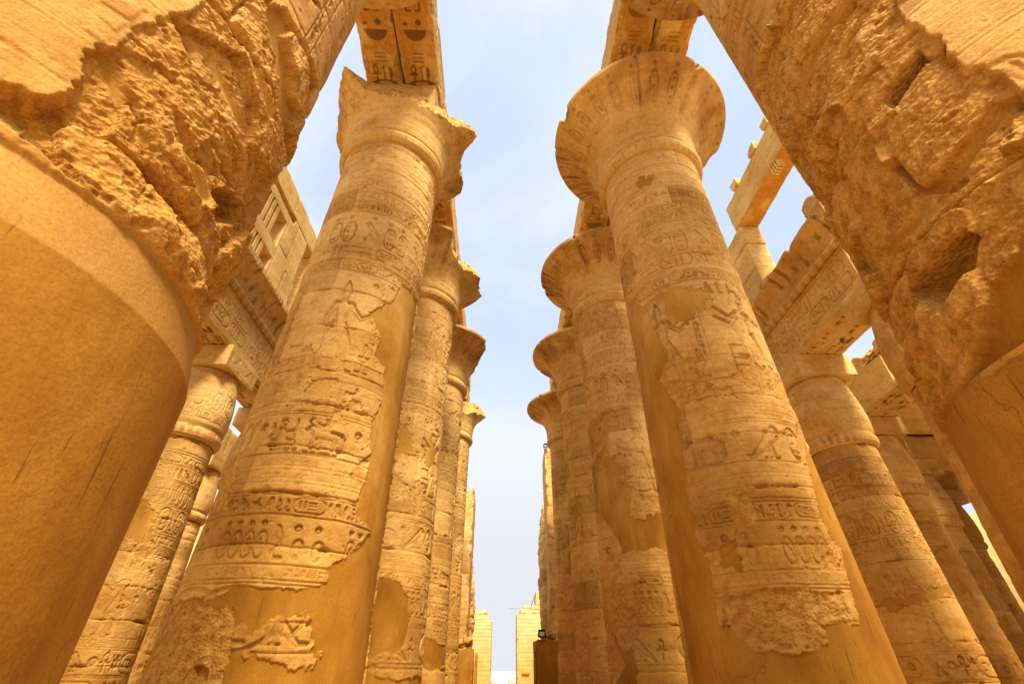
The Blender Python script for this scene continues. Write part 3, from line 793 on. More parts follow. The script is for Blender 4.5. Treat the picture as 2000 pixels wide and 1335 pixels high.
# ------------------------------------------------------------------ dressed and broken blocks
_ft = {}
def face_text(w, h, seed, size=.5, depth=.02, rows=1, pig=0, step=.02):
    r = Relief(w, 0, h, step, wrap=False); rng = random.Random(seed)
    hh = size*h/rows; m = (h-hh*rows)/2
    r.line(m*.6, .012, depth*.8); r.line(h-m*.6, .012, depth*.8)
    for k in range(rows): r.band(rng, .12, w-.1, m+k*hh+hh*.05, hh*.88, depth, pig)
    return r
def stone_block(name, lo, hi, mat, parent=None, res=.06, seed=0, amp=.02, chip=.08, relief=None, tint=0.0, plaster=0.0, loc=None, crush=0.0, top_rag=0.0, rough=0.0, ochre=0.0, course=0.0):
    lo = np.array(lo, float); hi = np.array(hi, float); c = (lo+hi)/2; hs = (hi-lo)/2
    Vs, Fs, rel_p, och, base = [], [], [], [], 0
    for ax in range(3):
        a, b = [(1, 2), (2, 0), (0, 1)][ax]
        for sgn in (-1, 1):
            na = max(2, int((hi[a]-lo[a])/res)+1); nb = max(2, int((hi[b]-lo[b])/res)+1)
            na = min(na, 420); nb = min(nb, 420)
            A, B = np.meshgrid(np.linspace(lo[a], hi[a], na), np.linspace(lo[b], hi[b], nb))
            P = np.zeros(A.shape+(3,)); P[..., a] = A; P[..., b] = B; P[..., ax] = hi[ax] if sgn > 0 else lo[ax]
            key = ('+' if sgn > 0 else '-')+'xyz'[ax]
            pg = np.zeros(A.shape)
            if relief and key in relief:
                rl = relief[key]
                if ax == 2: u, w = P[..., 0]-lo[0], (hi[1]-P[..., 1])
                elif ax == 0: u, w = ((P[..., 1]-lo[1]) if sgn < 0 else (hi[1]-P[..., 1])), P[..., 2]-lo[2]
                else: u, w = ((P[..., 0]-lo[0]) if sgn < 0 else (hi[0]-P[..., 0])), P[..., 2]-lo[2]
                if ax == 0: u = (P[..., 1]-lo[1]) if sgn > 0 else (hi[1]-P[..., 1])
                h, pg = rl.sample(u, w)
                e = np.minimum(np.minimum(A-lo[a], hi[a]-A), np.minimum(B-lo[b], hi[b]-B))
                P[..., ax] += sgn*h*sstep(.0, .08, e)
            Vs.append(P.reshape(-1, 3)); rel_p.append(pg.ravel()); och.append(np.full(pg.size, ochre if key == '-z' else 0.0))  # ochre: underside paint ground plus bounce light, put into the colour
            Fs.append(grid_faces(nb, na, base=base, flip=(sgn < 0))); base += P.shape[0]*P.shape[1]
    V = np.concatenate(Vs)
    q = (V-c)/hs
    # round and chip the arrises: pull in the points close to two or more faces
    d = hs-np.abs(V-c); ds = np.sort(d, 1)
    n1 = fbm3(V*1.7+seed*3.1, seed % 7, 4)
    big = sstep(.52, .72, fbm3(V*.9+seed*1.7, (seed+3) % 7, 3))
    cr = .010+chip*(sstep(.48, .72, n1)+1.4*big*min(1, chip/.08))
    near = np.clip(1-ds[:, 1]/(cr*1.6), 0, 1)
    pull = near*cr*.55
    V = V-np.sign(V-c)*pull[:, None]*(d < (cr*1.8)[:, None])
    off = np.stack([fbm3(V*1.1+seed+k*13.7, (seed+k) % 9, 4) for k in range(3)], -1)-.5
    V = V+off*2*amp
    if top_rag:
        t = sstep(.2, 1.0, q[:, 2]); V[:, 2] -= t*top_rag*sstep(.35, .7, fbm3(V*np.array([.8, .8, .1])+seed, seed % 5, 4))
    if crush:
        off = np.stack([fbm3(V*2.3+seed+k*7.7, (seed+k) % 9, 5) for k in range(3)], -1)-.5
        V = V+off*crush
        V = c+(V-c)*(1-.25*np.clip(np.linalg.norm(q, axis=1)-1, 0, 1))[:, None]
    n = len(V)
    xtra = {}
    if course:
        k1 = np.floor((V[:, 2]-lo[2])/course).astype(int); k2 = np.floor((V[:, 0]+V[:, 1]+k1*.77)/(course*2.4)).astype(int)
        xtra['tone'] = .5+.5*np.sin(k1*12.9898+k2*78.233+seed)
    return mesh_ob(name, V, np.concatenate(Fs), mat, parent,
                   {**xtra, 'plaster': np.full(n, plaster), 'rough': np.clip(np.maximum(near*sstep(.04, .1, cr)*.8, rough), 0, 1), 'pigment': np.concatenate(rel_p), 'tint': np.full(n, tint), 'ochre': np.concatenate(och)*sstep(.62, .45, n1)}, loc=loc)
def boxes(name, lst, mat, parent=None, seed=0, amp=.012, res=.25, tint=0, loc=None, chip=.02):
    """several touching boxes in one mesh (bars of one grille, courses of one wall end)"""
    Vs, Fs, base = [], [], 0
    for lo, hi in lst:
        lo = np.array(lo, float); hi = np.array(hi, float)
        for ax in range(3):
            a, b = [(1, 2), (2, 0), (0, 1)][ax]
            for sgn in (-1, 1):
                na = min(60, max(2, int((hi[a]-lo[a])/res)+2)); nb = min(60, max(2, int((hi[b]-lo[b])/res)+2))
                A, B = np.meshgrid(np.linspace(lo[a], hi[a], na), np.linspace(lo[b], hi[b], nb))
                P = np.zeros(A.shape+(3,)); P[..., a] = A; P[..., b] = B; P[..., ax] = hi[ax] if sgn > 0 else lo[ax]
                Vs.append(P.reshape(-1, 3)); Fs.append(grid_faces(nb, na, base=base, flip=(sgn < 0))); base += na*nb
    V = np.concatenate(Vs)
    V = V+(np.stack([fbm3(V*1.3+seed+k*13.7, (seed+k) % 9, 4) for k in range(3)], -1)-.5)*2*amp
    n = len(V)
    return mesh_ob(name, V, np.concatenate(Fs), mat, parent, {'plaster': np.zeros(n), 'rough': np.zeros(n), 'pigment': np.zeros(n), 'tint': np.full(n, tint)}, loc=loc)

# ------------------------------------------------------------------ the ground
def ground():
    n = 160
    xs = np.sign(np.linspace(-1, 1, n))*np.abs(np.linspace(-1, 1, n))**3*2500
    ys = np.concatenate([np.linspace(-60, 120, 120), 120+np.linspace(0, 1, 60)[1:]**2.5*3200])
    X, Y = np.meshgrid(xs, ys)
    Z = (fbm2(X*.3, Y*.3, 3, 4)-.5)*.05-9*sstep(112, 175, Y)
    V = np.stack([X, Y, Z], -1)
    o = mesh_ob('ground', V, grid_faces(len(ys), n), M_SAND, loc=(0, 0, 0))
    tag(o, kind='structure')
    hills_y = 1500
    hx = np.linspace(-1400, 1400, 220)
    hz = 1+ 34*fbm2(hx*.004, hx*0, 8, 5, .5)
    prof = [(0, -12), (40, .3), (160, 1.0), (420, -12)]
    V = [[x, hills_y+dy, (h*k if k > 0 and k <= 1 else k)] for (dy, k) in prof for x, h in zip(hx, hz)]
    tag(mesh_ob('hills', V, grid_faces(4, 220), M_HILL, loc=(0, hills_y, 0)), kind='structure')
ground()

# ------------------------------------------------------------------ nave columns: rows 4.575 m either side of the axis, 7.43 m apart
YL = [9.818+7.431*i for i in range(-1, 4)]
YR = [9.878+7.431*i for i in range(-1, 4)]
XN = 4.575
def near_body(face_px):
    rock, chisels, mortar, holes, extra, seed, ztop, zchamf, thick = face_px
    def f(U, Z, T, H, mp, mr):
        k = 1.68
        # the lower casing of smooth plaster, thicker than the shaft above
        wob = (fbm2(U*.8, Z*0+seed, seed, 4)-.5)*.16
        cz = zchamf+wob*.1
        col = sstep(ztop+.03, ztop-.02, Z+wob*(ztop-zchamf)*2)
        Hc = thick*np.clip((ztop+.03-Z)/(ztop+.03-cz), 0, 1)-.02+(fbm2(U*.7, Z*.6, seed+1, 4)-.5)*.03+(fbm2(U*7, Z*5, seed+2, 3)-.5)*.0035
        # stone with its skin gone: level beds, blocks and ledges
        mrk = poly_mask(U, Z, rock, k, .04, .07, seed, 1.6)
        wx = (fbm2(U*1.1, Z*1.1, seed+3, 4)-.5)*1.2; wz = (fbm2(U*1.0+9, Z*1.0, seed+4, 4)-.5)*.9
        t = fbm2((U+wx)*.75, (Z+wz)*2.3, seed+5, 3, .5)*7
        terr = (np.floor(t)+sstep(.55, 1.0, t-np.floor(t)))/7
        rd = ridge2((U+wx*.5)*.9, (Z+wz*.6)*2.6, seed+6, 5, .58)
        calm = sstep(.35, .6, fbm2(U*1.3+4, Z*1.6, seed+12, 3))
        f1 = facets((U+wx*.35)*1.15, (Z+wz*.35)*1.9, seed); f2 = facets((U+wx*.2)*4.2, (Z+wz*.2)*6.5, seed+1, .5)
        Hr = .06-.20*f1-.036*f2*(1.25-.9*calm)-.035*(1-rd)-2.6*joints(U+.3, Z, seed+5, 1.0, 1.68, 15)+(fbm2(U*6, Z*9, seed+7, 5, .62)-.5)*.035*(1.3-.9*calm)+(fbm2(U*22, Z*26, seed+8, 3, .6)-.5)*.020
        Hr = np.where(Z < 4.3, np.maximum(Hr, lerp(Hr, .03+.06*(rd-.4)+(fbm2(U*3, Z*3, seed+13, 4)-.5)*.09, sstep(4.2, 3.95, Z+.5*(fbm2(U*1.2, Z*.5, seed+14, 4)-.4)))), Hr)
        pit = sstep(.60, .72, fbm2(U*9, Z*13, seed+9, 3))
        Hr = Hr-.025*pit
        for i, (pts, dep) in enumerate(chisels):
            m = poly_mask(U, Z, pts, k, .03, .014, seed+20+i, 3)
            tick = ridge2(U*7+Z*4, Z*19-U*5, seed+30+i, 3, .6)
            Hr = lerp(Hr, -dep+(tick-.5)*.040+(fbm2(U*2, Z*2, seed+31, 3)-.5)*.04+(fbm2(U*24, Z*24, seed, 2)-.5)*.014, m)
        mort = np.zeros(U.shape, np.float32)
        wu = (fbm2(U*2.4, Z*2.4, seed+33, 4)-.5)*.10
        for pts, w in mortar:
            P = [(math.radians(d)*k, z) for d, z in pts]
            d = sd_parts(U+wu, Z+wu, [('s', w, P)])
            mort = np.maximum(mort, sstep(.03, -.03, d))
        sm = .0-.20*f1
        Hr = lerp(Hr, sm+(fbm2(U*3, Z*3, seed+35, 3)-.5)*.02, mort)
        for i, (pts, dep) in enumerate(holes):
            m = poly_mask(U, Z, pts, k, .03, .008, seed+60+i, 3)
            Hr = np.where(m > 0, lerp(Hr, -dep+(fbm2(U*4, Z*5, seed+61, 4)-.5)*.14, m), Hr); mort = mort*(1-m)
        H = lerp(H*(.22+.75*sstep(6.6, 7.4, Z))+.02, Hr, mrk); mp = mp*(1-mrk)+mrk*mort*.45; mr = lerp(mr, 1-mort, mrk)
        for pts, kind in extra:
            m = poly_mask(U, Z, pts, k, .03, .06, seed+80, 1.6)
            if kind == 'plaster': H = lerp(H, -.10+(fbm2(U, Z, seed+81, 3)-.5)*.04, m); mp = np.maximum(mp, m); mr = mr*(1-m)
            elif kind == 'stone': H = lerp(H, .02+(fbm2(U*5, Z*3, seed+83, 5, .6)-.5)*.09, m); mp = mp*(1-m); mr = np.maximum(mr, m)
        H = lerp(H, Hc, col); mp = np.maximum(mp, col); mr = mr*(1-col)
        tint = .42*col*sstep(cz-.015, cz+.015, Z)*(1 if thick > .08 else 0)
        return H, mp, mr, tint
    return f

L0_BODY = near_body((
 [(-10.3, 4.11), (-5.7, 4.27), (-4.5, 4.4), (-5.6, 4.95), (-4, 5.03), (-2.9, 5.4), (-1.1, 5.91), (-0.9, 6.28), (-5.1, 6.73), (6.6, 7.84), (13, 7.31), (19.4, 7.12), (30.2, 6.74), (50.4, 6.83), (80, 7.2), (80, 3.4), (59.2, 3.6), (54.2, 3.59), (38.9, 3.71), (25.4, 3.83), (13.4, 3.94), (4.9, 3.95), (-3.6, 3.99), (-7.3, 3.93), (-10.2, 3.86), (-13.1, 4.03)],
 [([(-4.5, 4.4), (-5.6, 4.95), (3.8, 4.72), (5.2, 4.31), (-1.2, 4.3)], .12), ([(6.8, 5.37), (11.6, 5.49), (22.8, 5.34), (21.3, 4.95), (10.2, 5.07)], .06)],
 [([(-5.3, 4.97), (-0.7, 4.84), (5, 4.71)], .05), ([(18.4, 4.74), (23.4, 4.69), (29.7, 4.68)], .06), ([(10.6, 5.9), (20.6, 5.84), (31.6, 5.79)], .045), ([(19.1, 6.36), (34, 6.2)], .05)],
 [([(34.7, 4.91), (39, 5.12), (58.4, 5.4), (63.4, 5.35), (43, 4.75), (34.7, 4.67)], .34), ([(3.8, 4.72), (4.1, 4.81), (7.9, 4.69), (7.2, 4.62)], .25)],
 [([(11.3, 7.16), (16.8, 7.56), (35.5, 7.61), (54.9, 7.95), (61.5, 7.37), (44.9, 6.54), (30, 6.62), (18.6, 6.8)], 'plaster'), ([(23.2, 7.21), (24.6, 7.45), (36.2, 7.52), (47.8, 7.43), (51.6, 7.06), (42.5, 6.89), (35.5, 7.08)], 'stone')], 3, 3.86, 3.36, .11))
R0_BODY = near_body((
 [(-6.4, 9.09), (-27.1, 8.5), (-48, 8.6), (-68.1, 7.93), (-85, 6.8), (-85, 3.3), (-57.2, 3.33), (-40.2, 3.32), (-28.9, 3.58), (-24.6, 3.75), (-16.8, 3.83), (-10, 3.97), (-3.1, 4.03), (6.9, 4.58), (5.9, 4.84), (6.2, 5.11), (6, 5.78), (5.6, 6.39), (7.2, 6.74), (12.8, 7.32)],
 [([(0.4, 6.02), (5.5, 5.13), (2.1, 4.99), (-10, 4.93), (-20.4, 4.88), (-23.3, 5.45), (-20.6, 5.76), (-12.5, 5.75)], .05), ([(-21.1, 5.97), (-22.5, 5.25), (-24.7, 4.82), (-33.9, 4.8), (-47.3, 5.01), (-48, 5.5), (-40.2, 5.92)], .10), ([(-13.1, 4.54), (-6.2, 4.22), (-8.7, 4.06), (-16.1, 3.88), (-23.2, 3.82), (-22.6, 4.01)], .08)],
 [([(6.1, 5.04), (-3.6, 4.92), (-12.2, 4.81), (-22.2, 4.89)], .05), ([(-21.4, 4.83), (-28.8, 4.7), (-44.7, 4.82)], .05), ([(-22.2, 4.89), (-22.5, 5.25), (-22.4, 5.62)], .03), ([(-1.7, 7.43), (-15.3, 7.33), (-36, 7.22)], .07)],
 [([(-13.3, 5.99), (1.4, 6.13), (1.6, 5.95), (-12.3, 5.78)], .36), ([(-43.5, 4.29), (-19.5, 4.34), (-17.9, 4.2), (-25, 3.98), (-34.7, 3.87)], .34)],
 [([(-39.9, 3.32), (-28.6, 3.57), (-24.4, 3.75), (-16.7, 3.82), (-10.1, 3.96), (0.2, 4.02), (-14.4, 3.25), (-23.8, 3.3), (-31.8, 3.31)], 'plaster')], 8, 3.34, 3.26, .05))
FULL = [(-180, 3.3), (180, 3.3)]
great_column(-XN, YL[0], 21, 'huge close column at the left edge, orange plaster casing below and raw broken stone above', [], FULL,
             res=(.0115, .0115), rot=.10, bodyfun=L0_BODY, wear=.62, repair=.9)
great_column(XN, YR[0], 22, 'huge close column at the right edge with a square socket and tooled raw stone above its plaster casing', [], FULL,
             res=(.0115, .0115), rot=.47, bodyfun=R0_BODY, wear=.62, repair=.9)

great_column(-XN, YL[1], 31, 'first full column left of the sky gap, its capital broken away in front, plaster down its right side',
 [('plaster', [(34.9, 9.88), (69.3, 10.1), (80, 8.6), (80, 0.6), (-80, 0.6), (-80, 2), (-71.2, 2.46), (-61.8, 2.47), (-30.2, 2.49), (-27.9, 2.68), (-15.9, 2.67), (-2.9, 2.62), (12.9, 2.65), (22, 2.72), (24.2, 3.07), (36.8, 3.31), (47.3, 3.68), (50.9, 3.76), (45.8, 3.82), (33.9, 3.95), (31.7, 4.21), (36, 4.9), (34, 5.56), (31.9, 5.89), (34.5, 6.02), (36, 6.66), (35.3, 7.26), (22.4, 7.43), (25.4, 7.92), (18, 8.26), (9.5, 8.49), (29.9, 9.2)], .06),
  ('stone', [(-19.4, 2.05), (-9.6, 2.09), (-2.8, 2.2), (2.8, 2.31), (15.9, 2.31), (23.3, 1.97), (23.8, 1.65), (7.6, 1.66), (-3, 1.81), (-16.9, 1.84)], .10),
  ('rough', [(-71.2, 2.46), (-61, 2.45), (-22.1, 2.4), (-19.3, 2.07), (-17.7, 1.63), (-16.8, 1.37), (-66.2, 1.36), (-80, 1.3), (-80, 2.4)], .05),
  ('rough', [(-57.5, 5.01), (-52.9, 4.48), (-50.4, 3.83), (-72.1, 3.84), (-80, 3.6), (-80, 5)], .06),
  ('plaster', [(-18, 6.37), (-3.4, 6.56), (0.4, 6.31), (-11.8, 6.06)], .12),
  ('hole', [(-34.9, 1.63), (-30.2, 1.65), (-26.5, 1.57), (-25.5, 1.43), (-32.1, 1.43)], .01, .16)],
 [(-180, 3.25), (-140, 3.2), (-125, 2.45), (-97, 2.3), (-79, 2.33), (-62, 2.7), (-54, 2.98), (-50, 2.6), (-44, 2.25), (-30, 2.12), (5, 2.05), (23, 2.1), (42, 2.25), (57, 2.7), (64, 2.85), (72, 2.4), (82, 2.25), (95, 2.4), (110, 3.0), (120, 3.25), (180, 3.25)],
 res=(.0150, .0150), rot=.135, repair=.80)
great_column(XN, YR[1], 32, 'first full column right of the sky gap under a wide unbroken painted capital',
 [('plaster', [(-72.2, 10.42), (-34.4, 9.37), (-31.9, 8.64), (-22.7, 7.71), (-35.2, 7.18), (-24.9, 6.24), (-29.3, 5.45), (-31.1, 4.5), (-31.8, 3.73), (-29.2, 3.13), (-27.8, 2.79), (-29.1, 2.28), (-19.1, 2.12), (-13.1, 1.86), (-1.4, 1.77), (10.1, 1.82), (23.8, 1.93), (26.2, 2.2), (46.4, 2.28), (51.9, 2.88), (58.2, 3.23), (53.5, 3.51), (47.8, 3.76), (52, 4.24), (59.1, 4.99), (73, 5.27), (100, 5.6), (100, 0.6), (-80, 0.6), (-66.1, 1.44), (-71.7, 2.67), (-74.9, 4.02), (-71.7, 5.57), (-78, 7.27), (-76.2, 8.84)], .06),
  ('rough', [(-23.8, 2.64), (2, 2.7), (40.9, 2.69), (43.2, 2.3), (22.1, 2.22), (19.1, 1.99), (-13.3, 1.93), (-24.2, 2.27)], .05),
  ('plaster', [(-16.6, 9.53), (19, 9.37), (21.2, 8.86), (-6.9, 8.26), (-22, 8.8)], .14),
  ('plaster', [(-15.5, 3.38), (-6, 3.43), (-9, 2.95), (-17.2, 3.02)], .10)],
 [(-180, 3.3), (-60, 3.3), (-46, 3.18), (-40, 3.18), (-20, 3.3), (118, 3.3), (126, 2.9), (138, 3.0), (146, 3.3), (180, 3.3)],
 res=(.0150, .0150), rot=.17, repair=.80, crack=[(52, 3.5), (-128, 5), (12, 1.2), (-70, 1.5)])
great_column(-XN, YL[2], 33, 'second column left of the sky gap, its capital rim split and ragged on the nave side',
 [('plaster', [(-1.4, 3.97), (22.8, 3.86), (34.3, 3.48), (41.3, 2.86), (39.3, 2.57), (33.8, 2.24), (24.4, 2.05), (-0.8, 1.91), (-60, 1.9), (-60, 3.2)], .06),
  ('plaster', [(-80, .6), (80, .6), (80, 1.5), (-80, 1.55)], .08)],
 [(-180, 3.3), (10, 3.3), (16, 3.18), (20, 2.6), (30, 2.35), (48, 2.2), (73, 2.66), (97, 2.8), (106, 3.1), (112, 3.3), (180, 3.3)],
 res=(.026, .026), rot=.15, repair=.76, crack=[(18, 3)])
great_column(XN, YR[2], 34, 'second column right of the sky gap with a large bare plaster patch at mid height',
 [('plaster', [(-46.1, 8.31), (-25.1, 7.99), (-13.9, 7.63), (-19.5, 7.19), (-6, 6.86), (-8.3, 6.42), (-14.4, 5.83), (11.5, 5.77), (20.7, 6.08), (37.1, 5.86), (70, 4.4), (9, 4.9), (-28.2, 4.77), (-30.7, 5.24), (-37.8, 5.5), (-48.2, 5.94), (-60.4, 6.22), (-65, 6.92), (-54.8, 7.73)], .06),
  ('plaster', [(-61.1, 2.79), (-37.1, 2.1), (-27.3, 2.31), (-27.3, 1.37), (-60.2, 1.36), (-38.8, 1.79)], .05)],
 FULL, res=(.026, .026), rot=.27, repair=.76, crack=[(-95, 5), (-20, 1.5)])
great_column(-XN, YL[3], 35, 'third column left of the sky gap, one pointed piece of rim left on its capital',
 [('plaster', [(19.4, 2.96), (39.4, 2.78), (50.2, 2.59), (74.8, 2.59), (74.5, 1.94), (40.1, 1.64), (22.2, 1.86)], .06)],
 [(-180, 3.3), (50, 3.3), (62, 3.0), (74, 2.6), (92, 2.25), (120, 2.3), (150, 2.8), (165, 3.3), (180, 3.3)], res=(.036, .036), rot=.32, repair=.72)
great_column(XN, YR[3], 36, 'third column right of the sky gap, its wide capital cracked across the flare',
 [], FULL, res=(.036, .036), rot=.41, repair=.74, crack=[(-50, 4), (-110, 3)])
great_column(-XN, YL[4], 37, 'fourth and farthest column left of the sky gap, capital worn to a stump',
 [], [(-180, 2.8), (0, 2.4), (31, 1.95), (53, 2.1), (80, 2.4), (100, 2.75), (114, 2.6), (140, 2.5), (180, 2.8)], res=(.05, .05), rot=.52, repair=.66)
great_column(XN, YR[4], 38, 'fourth and farthest column right of the sky gap, its round capital patched in plain blocks',
 [], FULL, res=(.05, .05), rot=.63, repair=.66, crack=[(-40, 4)])

# ------------------------------------------------------------------ architraves over the nave columns: two parallel stones on each span
def soffit(w, h, seed, pig):
    r = Relief(w, 0, h, .02, wrap=False); rng = random.Random(seed)
    r.vline(.20, 0, h, .025, .02); r.vline(w-.20, 0, h, .025, .02)
    z = .15
    menu = ['basket', 'bars', 'basket', 'eye', 'pair', 'ticks', 'water', 'mouth', 'ankhs', 'bars', 'basket', 'pair', 'house', 'ticks2', 'falcon']
    i = rng.randrange(15)
    while z < h-.8:
        m = menu[i % 15]; i += 1
        if m == 'pair': r.sign('loaf', .28, z, .36, .04, pig); r.sign('disc', .72, z-.02, .44, .04, pig); z += .48
        elif m == 'ticks': r.sign('ticks', .30, z, .40, .035, pig); r.sign('ticks', .70, z, .40, .035, pig); z += .52
        elif m == 'ticks2': r.sign('loaf', .3, z, .3, .04, pig); r.sign('ticks', .66, z, .5, .035, pig); z += .58
        elif m == 'ankhs': r.sign('ankh', .28, z, .62, .035, pig); r.sign('was', .62, z, .62, .035, pig); r.sign('reed', .88, z, .6, .035, pig); z += .74
        elif m == 'falcon': r.sign('falcon', .32, z, .8, .035, pig); z += .9
        else:
            s = {'basket': .92, 'bars': .46, 'eye': .82, 'water': .8, 'mouth': .8, 'house': .7}[m]
            r.sign(m, .22+(w-.4-G[m][0]*s)/2, z-.1, s, .04, pig); z += {'basket': .56, 'bars': .50, 'eye': .5, 'water': .3, 'mouth': .36, 'house': .6}[m]
    return r
NAVE_BEAM = (19.9, 21.5)
def span_name(side, i, inner):
    where = ['over the close column at the %s edge and on towards the first full column', 'from the first to the second column of the %s row', 'from the second to the third column of the %s row',
             'from the third to the fourth column of the %s row'][i] % side
    return ('nave-side' if inner else 'aisle-side') + ' roof beam ' + where
for side, s, Ys in (('left', -1, YL), ('right', 1, YR)):
    for i in range(4):
        y0, y1 = Ys[i]+.012, Ys[i+1]-.012
        for inner in (True, False):
            xa, xb = (XN-1.37, XN-.03) if inner else (XN+.03, XN+1.37)
            x0, x1 = (xa, xb) if s > 0 else (-xb, -xa)
            rs = .028 if i == 0 else (.04 if i == 1 else .09)
            w = x1-x0; h = y1-y0
            o = stone_block('architrave', (x0, y0, NAVE_BEAM[0]), (x1, y1, NAVE_BEAM[1]-(.0 if inner else .1)), M_BEAM, None, rs, 40+i*4+(s > 0)*2+inner, amp=.02, chip=.12, ochre=.8,  # underside: yellow paint ground and bounced light, both in the colour
                            relief={'-z': soffit(w, h, 7+i*3+(s > 0)+inner*0, .8 if s < 0 else .6), '-x': face_text(h, 1.6, 3+i, .8, .03), '+x': face_text(h, 1.6, 5+i, .8, .03)} if i < 3 else None,
                            loc=((x0+x1)/2, (y0+y1)/2, NAVE_BEAM[0]))
            tag(o, span_name(side, i, inner), 'beam', 'stone beams laid over the nave columns')

# ------------------------------------------------------------------ side aisles
XS = [13.3, 19.72, 26.2, 32.7]
YS = [17.45+5.72*j for j in range(-2, 5)]            # index 2 is 17.45
def scol(side, row, j, label, res=(.03, .03), **k):
    return small_column(side*XS[row], YS[j], 60+row*7+j+(20 if side > 0 else 0), label, res, **k)
scol(1, 0, 2, 'broad closed-bud aisle column just right of the first full right column, deeply carved cartouche low on it', (.020, .020), rot=.2,
     patches=[('plaster', [(-56.3, 3.47), (-5.4, 3.65), (72.2, 4.01), (75.8, 3.72), (36.3, 3.57), (-24.2, 3.33)], .11)])
scol(-1, 0, 2, 'closed-bud aisle column between the close left column and the first full left column', (.020, .020), rot=.55, wear=.5,
     patches=[])
scol(1, 1, 2, 'slim aisle column right beside the plaster casing of the close right column', (.028, .028), rot=.4)
scol(1, 1, 3, 'shaded aisle column directly behind the broad right aisle column', (.035, .035), rot=.7)
scol(1, 2, 4, 'shaded aisle column second behind the broad right aisle column', (.05, .05), rot=.1)
scol(1, 3, 5, 'plain smooth aisle column farthest back, before the sunlit end wall', (.07, .07), rot=.3, wear=.1)
scol(-1, 0, 3, 'aisle column glimpsed behind the left closed-bud column, against the first full left column', (.045, .045), rot=.3)
scol(-1, 1, 4, 'far left aisle column seen in the narrow slot beside the first full left column', (.06, .06), rot=.8)
for sd_, row, j in ((1, 0, 3), (1, 0, 4), (1, 0, 5), (-1, 0, 4), (-1, 0, 5), (1, 1, 4), (1, 1, 5), (1, 2, 3), (1, 2, 5), (-1, 1, 2), (-1, 1, 3), (1, 0, 1), (-1, 0, 1), (1, 3, 4)):
    scol(sd_, row, j, '%s aisle column, %s row out from the nave, %s along the hall and mostly hidden' % ('right' if sd_ > 0 else 'left', ['first', 'second', 'third', 'fourth'][row], ['', 'standing level with the close columns', 'third place', 'fourth place', 'fifth place', 'sixth place'][j]), (.10, .10), rot=.1*j)

def cornice_mesh(side, y0, y1, seed, parent, step, broken):
    prof = [(0, 15.32), (.02, 15.45), (.06, 15.7), (.14, 15.95), (.27, 16.18), (.42, 16.36), (.56, 16.47), (.60, 16.52), (.60, 16.80), (.58, 16.82), (.2, 16.82), (-.9, 16.82)]
    prof = np.array(prof); seg = np.hypot(np.diff(prof[:, 0]), np.diff(prof[:, 1])); S = np.concatenate([[0], np.cumsum(seg)])
    s = np.unique(np.concatenate([np.arange(0, S[-1], step), S])); d = np.interp(s, S, prof[:, 0]); z = np.interp(s, S, prof[:, 1])
    ys = np.arange(y0, y1+step*.5, step)
    D, Y = np.meshgrid(d, ys, indexing='ij'); Z = np.repeat(z[:, None], len(ys), 1); SS = np.repeat(s[:, None], len(ys), 1)
    D = D+(fbm2(Y*1.1, SS*2, seed, 5, .6)-.5)*.05
    rib = sstep(.06, .02, np.abs(np.mod(Y, .30)-.15))*sstep(.1, .3, SS)*sstep(1.8, 1.6, SS)
    D = D-.015*rib
    pig = .62*sstep(.02, -.02, np.abs(np.mod(Y, .60)-.3)-.11)*sstep(.15, .25, SS)*sstep(1.75, 1.6, SS)*sstep(.56, .40, fbm2(Y*1.2, SS*1.4, seed+2, 4))
    if broken:
        lim = 16.35+.85*(fbm2(Y*.5, Y*0, seed+4, 4, .5)-.35)+.22*(vn2(Y*.33, Y*0, seed+6) > .5)
        cut = Z > lim
        D = np.where(cut, np.minimum(D, np.interp(lim, prof[:8, 1], prof[:8, 0])+.1*(fbm2(Y*3, Z*3, seed+9)-.5)), D)
        Z = np.where(cut, lim+(Z-lim)*.12+.05*(fbm2(Y*4, D*4, seed+8)-.5), Z); rough = cut.astype(float)
    else: rough = 0*D; Z = Z-.05*sstep(.55, .7, fbm2(Y*1.5, SS, seed+5, 4))*(Z > 16.5)
    X = side*(12.30-D)
    V = np.stack([X, Y, Z], -1)
    fl = grid_faces(len(s), len(ys), flip=side < 0)
    n = V.shape[0]*V.shape[1]
    # close the two ends
    return mesh_ob('cornice', V, fl, M_BEAM, parent, {'plaster': 0*D, 'rough': rough, 'pigment': pig*(1-rough), 'tint': 0*D})
def torus_moulding(side, y0, y1, parent, step, seed):
    ys = np.arange(y0, y1+step*.5, step); a = np.radians(np.arange(0, 360, 15))
    A, Y = np.meshgrid(a, ys, indexing='ij')
    r = .17+(fbm2(Y*1.5, A*.8, seed, 4)-.5)*.05
    V = np.stack([side*(12.26-r*np.cos(A)), Y, 15.17+r*np.sin(A)], -1)
    F = np.concatenate([grid_faces(len(a), len(ys))])
    last = np.arange(len(ys)-1); b = (len(a)-1)*len(ys)
    F = np.concatenate([F, np.stack([b+last, b+last+1, last+1, last], -1)])
    return mesh_ob('torus_moulding', V, F, M_STONE, parent, {'plaster': 0*Y, 'rough': 0*Y, 'pigment': .35*(np.mod(Y+A*.1, .5) < .2), 'tint': 0*Y})
